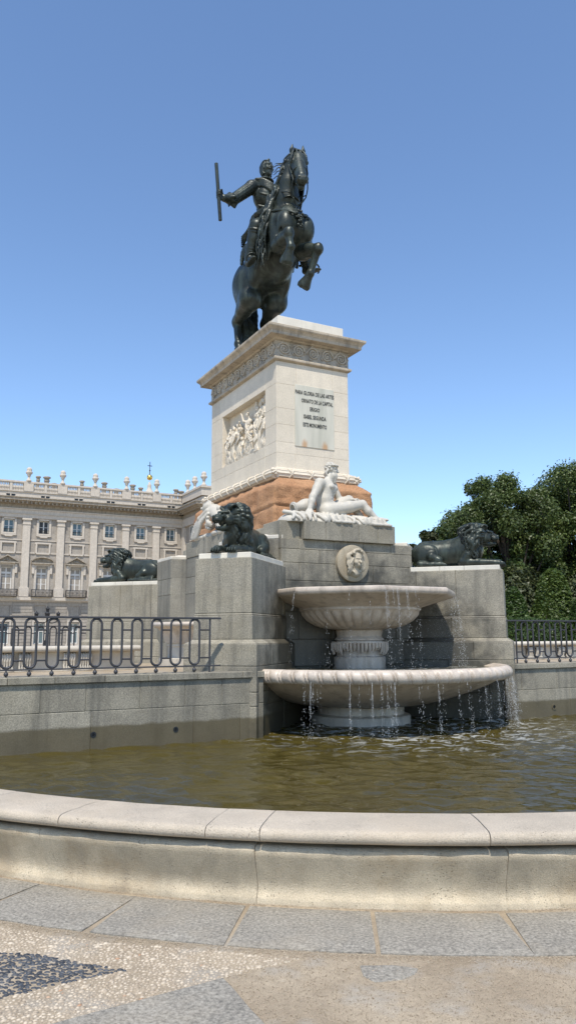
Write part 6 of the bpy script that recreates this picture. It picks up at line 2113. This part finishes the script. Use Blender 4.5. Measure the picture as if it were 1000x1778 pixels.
# grit along the foot of the rim and loose over the sand
n = 9000
t_ = rng.uniform(rad(-152), rad(-100), n); r = 7.185 + np.abs(rng.normal(0, .035, n))
X = r * np.cos(t_); Y = -3.0 + r * np.sin(t_)
c, s = math.cos(PHI), math.sin(PHI)
P1 = np.stack([CEN.x + X * c - Y * s, CEN.y + X * s + Y * c], 1)
r2 = 7.84 + np.abs(rng.normal(0, .035, 5000)); t2 = rng.uniform(rad(-146), rad(-105), 5000); X = r2 * np.cos(t2); Y = -3.05 + r2 * np.sin(t2)
P2 = np.stack([CEN.x + X * c - Y * s, CEN.y + X * s + Y * c], 1)
P3 = np.stack([rng.uniform(-.3, 2.0, 9000), rng.uniform(3.2, 4.35, 9000)], 1)
P = np.concatenate([P1, P2, P3]); n = len(P)
a = rng.uniform(.0016, .0042, n); a[rng.rand(n) < .02] *= 1.7
o = pebbles('gravel', P, rng.uniform(0, PI, n), a, a * .8, a * .6, M['grain'], .003, 1, 3)
Z = np.where(np.arange(n) < 9000, .0, .0)
tag(o, 'loose sandy grit along the foot of the pool rim and over the sand', 'gravel', kind='stuff')

# =================================================================== falling water (thin streams and drops)
rng = np.random.RandomState(11)
VS, FS = ico(1)
parts_v = []; parts_f = []; off = 0
tb = MB()
def stream(p0, vel, z1, nd, spread, r0=.0035, tubes=True, seg=.4):
    """a jet that leaves at p0 with horizontal velocity vel and breaks into drops."""
    global off
    h = p0[2] - z1; T_ = math.sqrt(2 * h / 9.8)
    if tubes:
        pts = []
        for k in range(9):
            tt = T_ * seg * k / 8
            pts.append((p0[0] + vel[0] * tt, p0[1] + vel[1] * tt, p0[2] - 4.9 * tt * tt))
        tb.tube(pts, [r0 * .45 * (1 - .6 * k / 8) for k in range(9)], 5)
    nd = int(nd * 1.25); cl = rng.uniform(.05, 1, 7); fr = np.where(rng.rand(nd) < .55, cl[rng.randint(0, 7, nd)] + rng.normal(0, .035, nd), rng.uniform(.03, 1, nd)); t = T_ * np.sqrt(np.clip(fr, .02, 1)); sp = spread * 1.3 * (t / T_) ** 1.3
    X = p0[0] + vel[0] * t + rng.normal(size=nd) * sp; Y = p0[1] + vel[1] * t + rng.normal(size=nd) * sp; Z = p0[2] - 4.9 * t * t
    r = rng.uniform(.0012, .0030, nd)
    V = VS[None] * r[:, None, None] * np.stack([np.ones(nd), np.ones(nd), rng.uniform(1, 3.6, nd)], 1)[:, None, :] + np.stack([X, Y, Z], 1)[:, None, :]
    parts_v.append(V.reshape(-1, 3)); parts_f.append((FS[None] + (np.arange(nd) * len(VS))[:, None, None] + off).reshape(-1, 3)); off += nd * len(VS)


def rim_pt(R, a, octa=False):
    k = (octo(a, 0) if octa else 1.)
    return (FC[0] + R * k * math.cos(a), FC[1] + R * k * math.sin(a))
# from the upper bowl (breaking on the lower one)
for a_deg, nd, spd in ((-158, 60, .25), (-140, 40, .1), (-128, 55, .12), (-117, 40, .1), (-108, 90, .2), (-101, 60, .1), (-95, 70, .15), (-88, 45, .1), (-60, 50, .1), (-45, 90, .15), (-38, 60, .3), (-31, 80, .25), (-27, 90, .2), (-22, 60, .3)):
    a = rad(a_deg); p = rim_pt(1.555, a, True)
    stream((p[0], p[1], 2.23), (math.cos(a) * spd, math.sin(a) * spd), 1.12, nd, .022, .003, nd > 55 and a_deg < -50, .5)
# central spill drawn out over the gadroons
for k in range(5):
    a = rad((-109, -104.5, -102, -96, -90)[k]); p = rim_pt(1.54, a, True)
    stream((p[0], p[1], 2.28), (math.cos(a) * .25, math.sin(a) * .25), 1.12, 26, .03, .004, True, (.7, .45, .8, .5, .35)[k])
# from the lower bowl into the pool
for k in range(58):
    a = rad(rng.uniform(-178, 2) if k % 3 else -92 + rng.normal() * 22); p = rim_pt(2.275, a)
    heavy = k in (4, 11, 17, 22, 37)
    stream((p[0], p[1], 1.02), (math.cos(a) * .12, math.sin(a) * .12), .30, int(12 + 70 * rng.rand() ** 2.2 + (60 if heavy else 0)), .014, .0045 if heavy else .003, heavy, .8)
for k in range(34):                                    # dense curtain at the right hand end
    a = rad(-44 + k * 1.5 + rng.uniform(-.6, .6)); p = rim_pt(2.275, a)
    stream((p[0], p[1], 1.02), (math.cos(a) * .2, math.sin(a) * .2), .30, 34, .035, .0025, False, .8)
# fine spray
for cx, cy, n, sg, z0, z1 in ((1.35, -3.3, 900, .16, 1.2, 2.25), (1.9, -3.9, 900, .17, .3, 1.05), (0, -4.6, 260, .9, .3, .42), (0, -3.6, 300, .7, 1.13, 1.3)):
    X = cx + rng.normal(size=n) * sg; Y = cy + rng.normal(size=n) * sg; Z = rng.uniform(z0, z1, n); r = rng.uniform(.0014, .003, n)
    V = VS[None] * r[:, None, None] + np.stack([X, Y, Z], 1)[:, None, :]
    parts_v.append(V.reshape(-1, 3)); parts_f.append((FS[None] + (np.arange(n) * len(VS))[:, None, None] + off).reshape(-1, 3)); off += n * len(VS)
Vt = np.array(tb.v, float)
q = np.array([f for f in tb.f if len(f) == 4]); tri = np.concatenate([q[:, [0, 1, 2]], q[:, [0, 2, 3]]]) + off
o = npmesh('falling_water', np.concatenate(parts_v + [Vt]), np.concatenate(parts_f + [tri]), M['drops'], None, True)
o.matrix_world = MF
tag(o, 'thin streams and scattered drops of water falling from both fountain bowls', 'water', kind='stuff')
# =================================================================== camera, sun and sky
cam = bpy.data.cameras.new('camera'); co_ = bpy.data.objects.new('camera', cam); COL.objects.link(co_)
cam.sensor_fit = 'HORIZONTAL'; cam.sensor_width = 36; cam.lens = 1320.85 / 1000 * 36
cam.clip_start = .1; cam.clip_end = 3000
co_.matrix_world = Matrix.Translation((0, 0, 1.6)) @ Matrix.Rotation(PI / 2 + rad(9.3198), 4, 'X') @ Matrix.Rotation(-rad(.2616), 4, 'Z')
sc.camera = co_
EL = rad(61)
sd = Vector((-.09, -.996, 0)).normalized() * math.cos(EL) + Vector((0, 0, math.sin(EL)))
su = bpy.data.lights.new('sun', 'SUN'); su.energy = 3.3; su.angle = rad(.53); su.color = (1, .935, .83)
so = bpy.data.objects.new('sun', su); COL.objects.link(so); so.matrix_world = sd.to_track_quat('Z', 'Y').to_matrix().to_4x4()
w = bpy.data.worlds.new('World'); sc.world = w; w.use_nodes = True
nt = w.node_tree; nt.nodes.clear()
sk = nt.nodes.new('ShaderNodeTexSky'); sk.sky_type = 'NISHITA'; sk.sun_disc = False
sk.sun_elevation = EL; sk.sun_rotation = math.atan2(sd.x, sd.y); sk.altitude = 650; sk.air_density = 1.0; sk.dust_density = .12; sk.ozone_density = 3.0
bg = nt.nodes.new('ShaderNodeBackground'); bg.inputs[1].default_value = .15
ow = nt.nodes.new('ShaderNodeOutputWorld')
hs = nt.nodes.new('ShaderNodeHueSaturation'); hs.inputs['Saturation'].default_value = 1.03
nt.links.new(sk.outputs[0], hs.inputs['Color']); nt.links.new(hs.outputs[0], bg.inputs[0]); nt.links.new(bg.outputs[0], ow.inputs[0])
sc.view_settings.view_transform = 'Standard'; sc.view_settings.look = 'None'; sc.view_settings.exposure = .58; sc.view_settings.gamma = 1
sc.render.engine = 'CYCLES'
sc.cycles.max_bounces = 6; sc.cycles.use_denoising = True
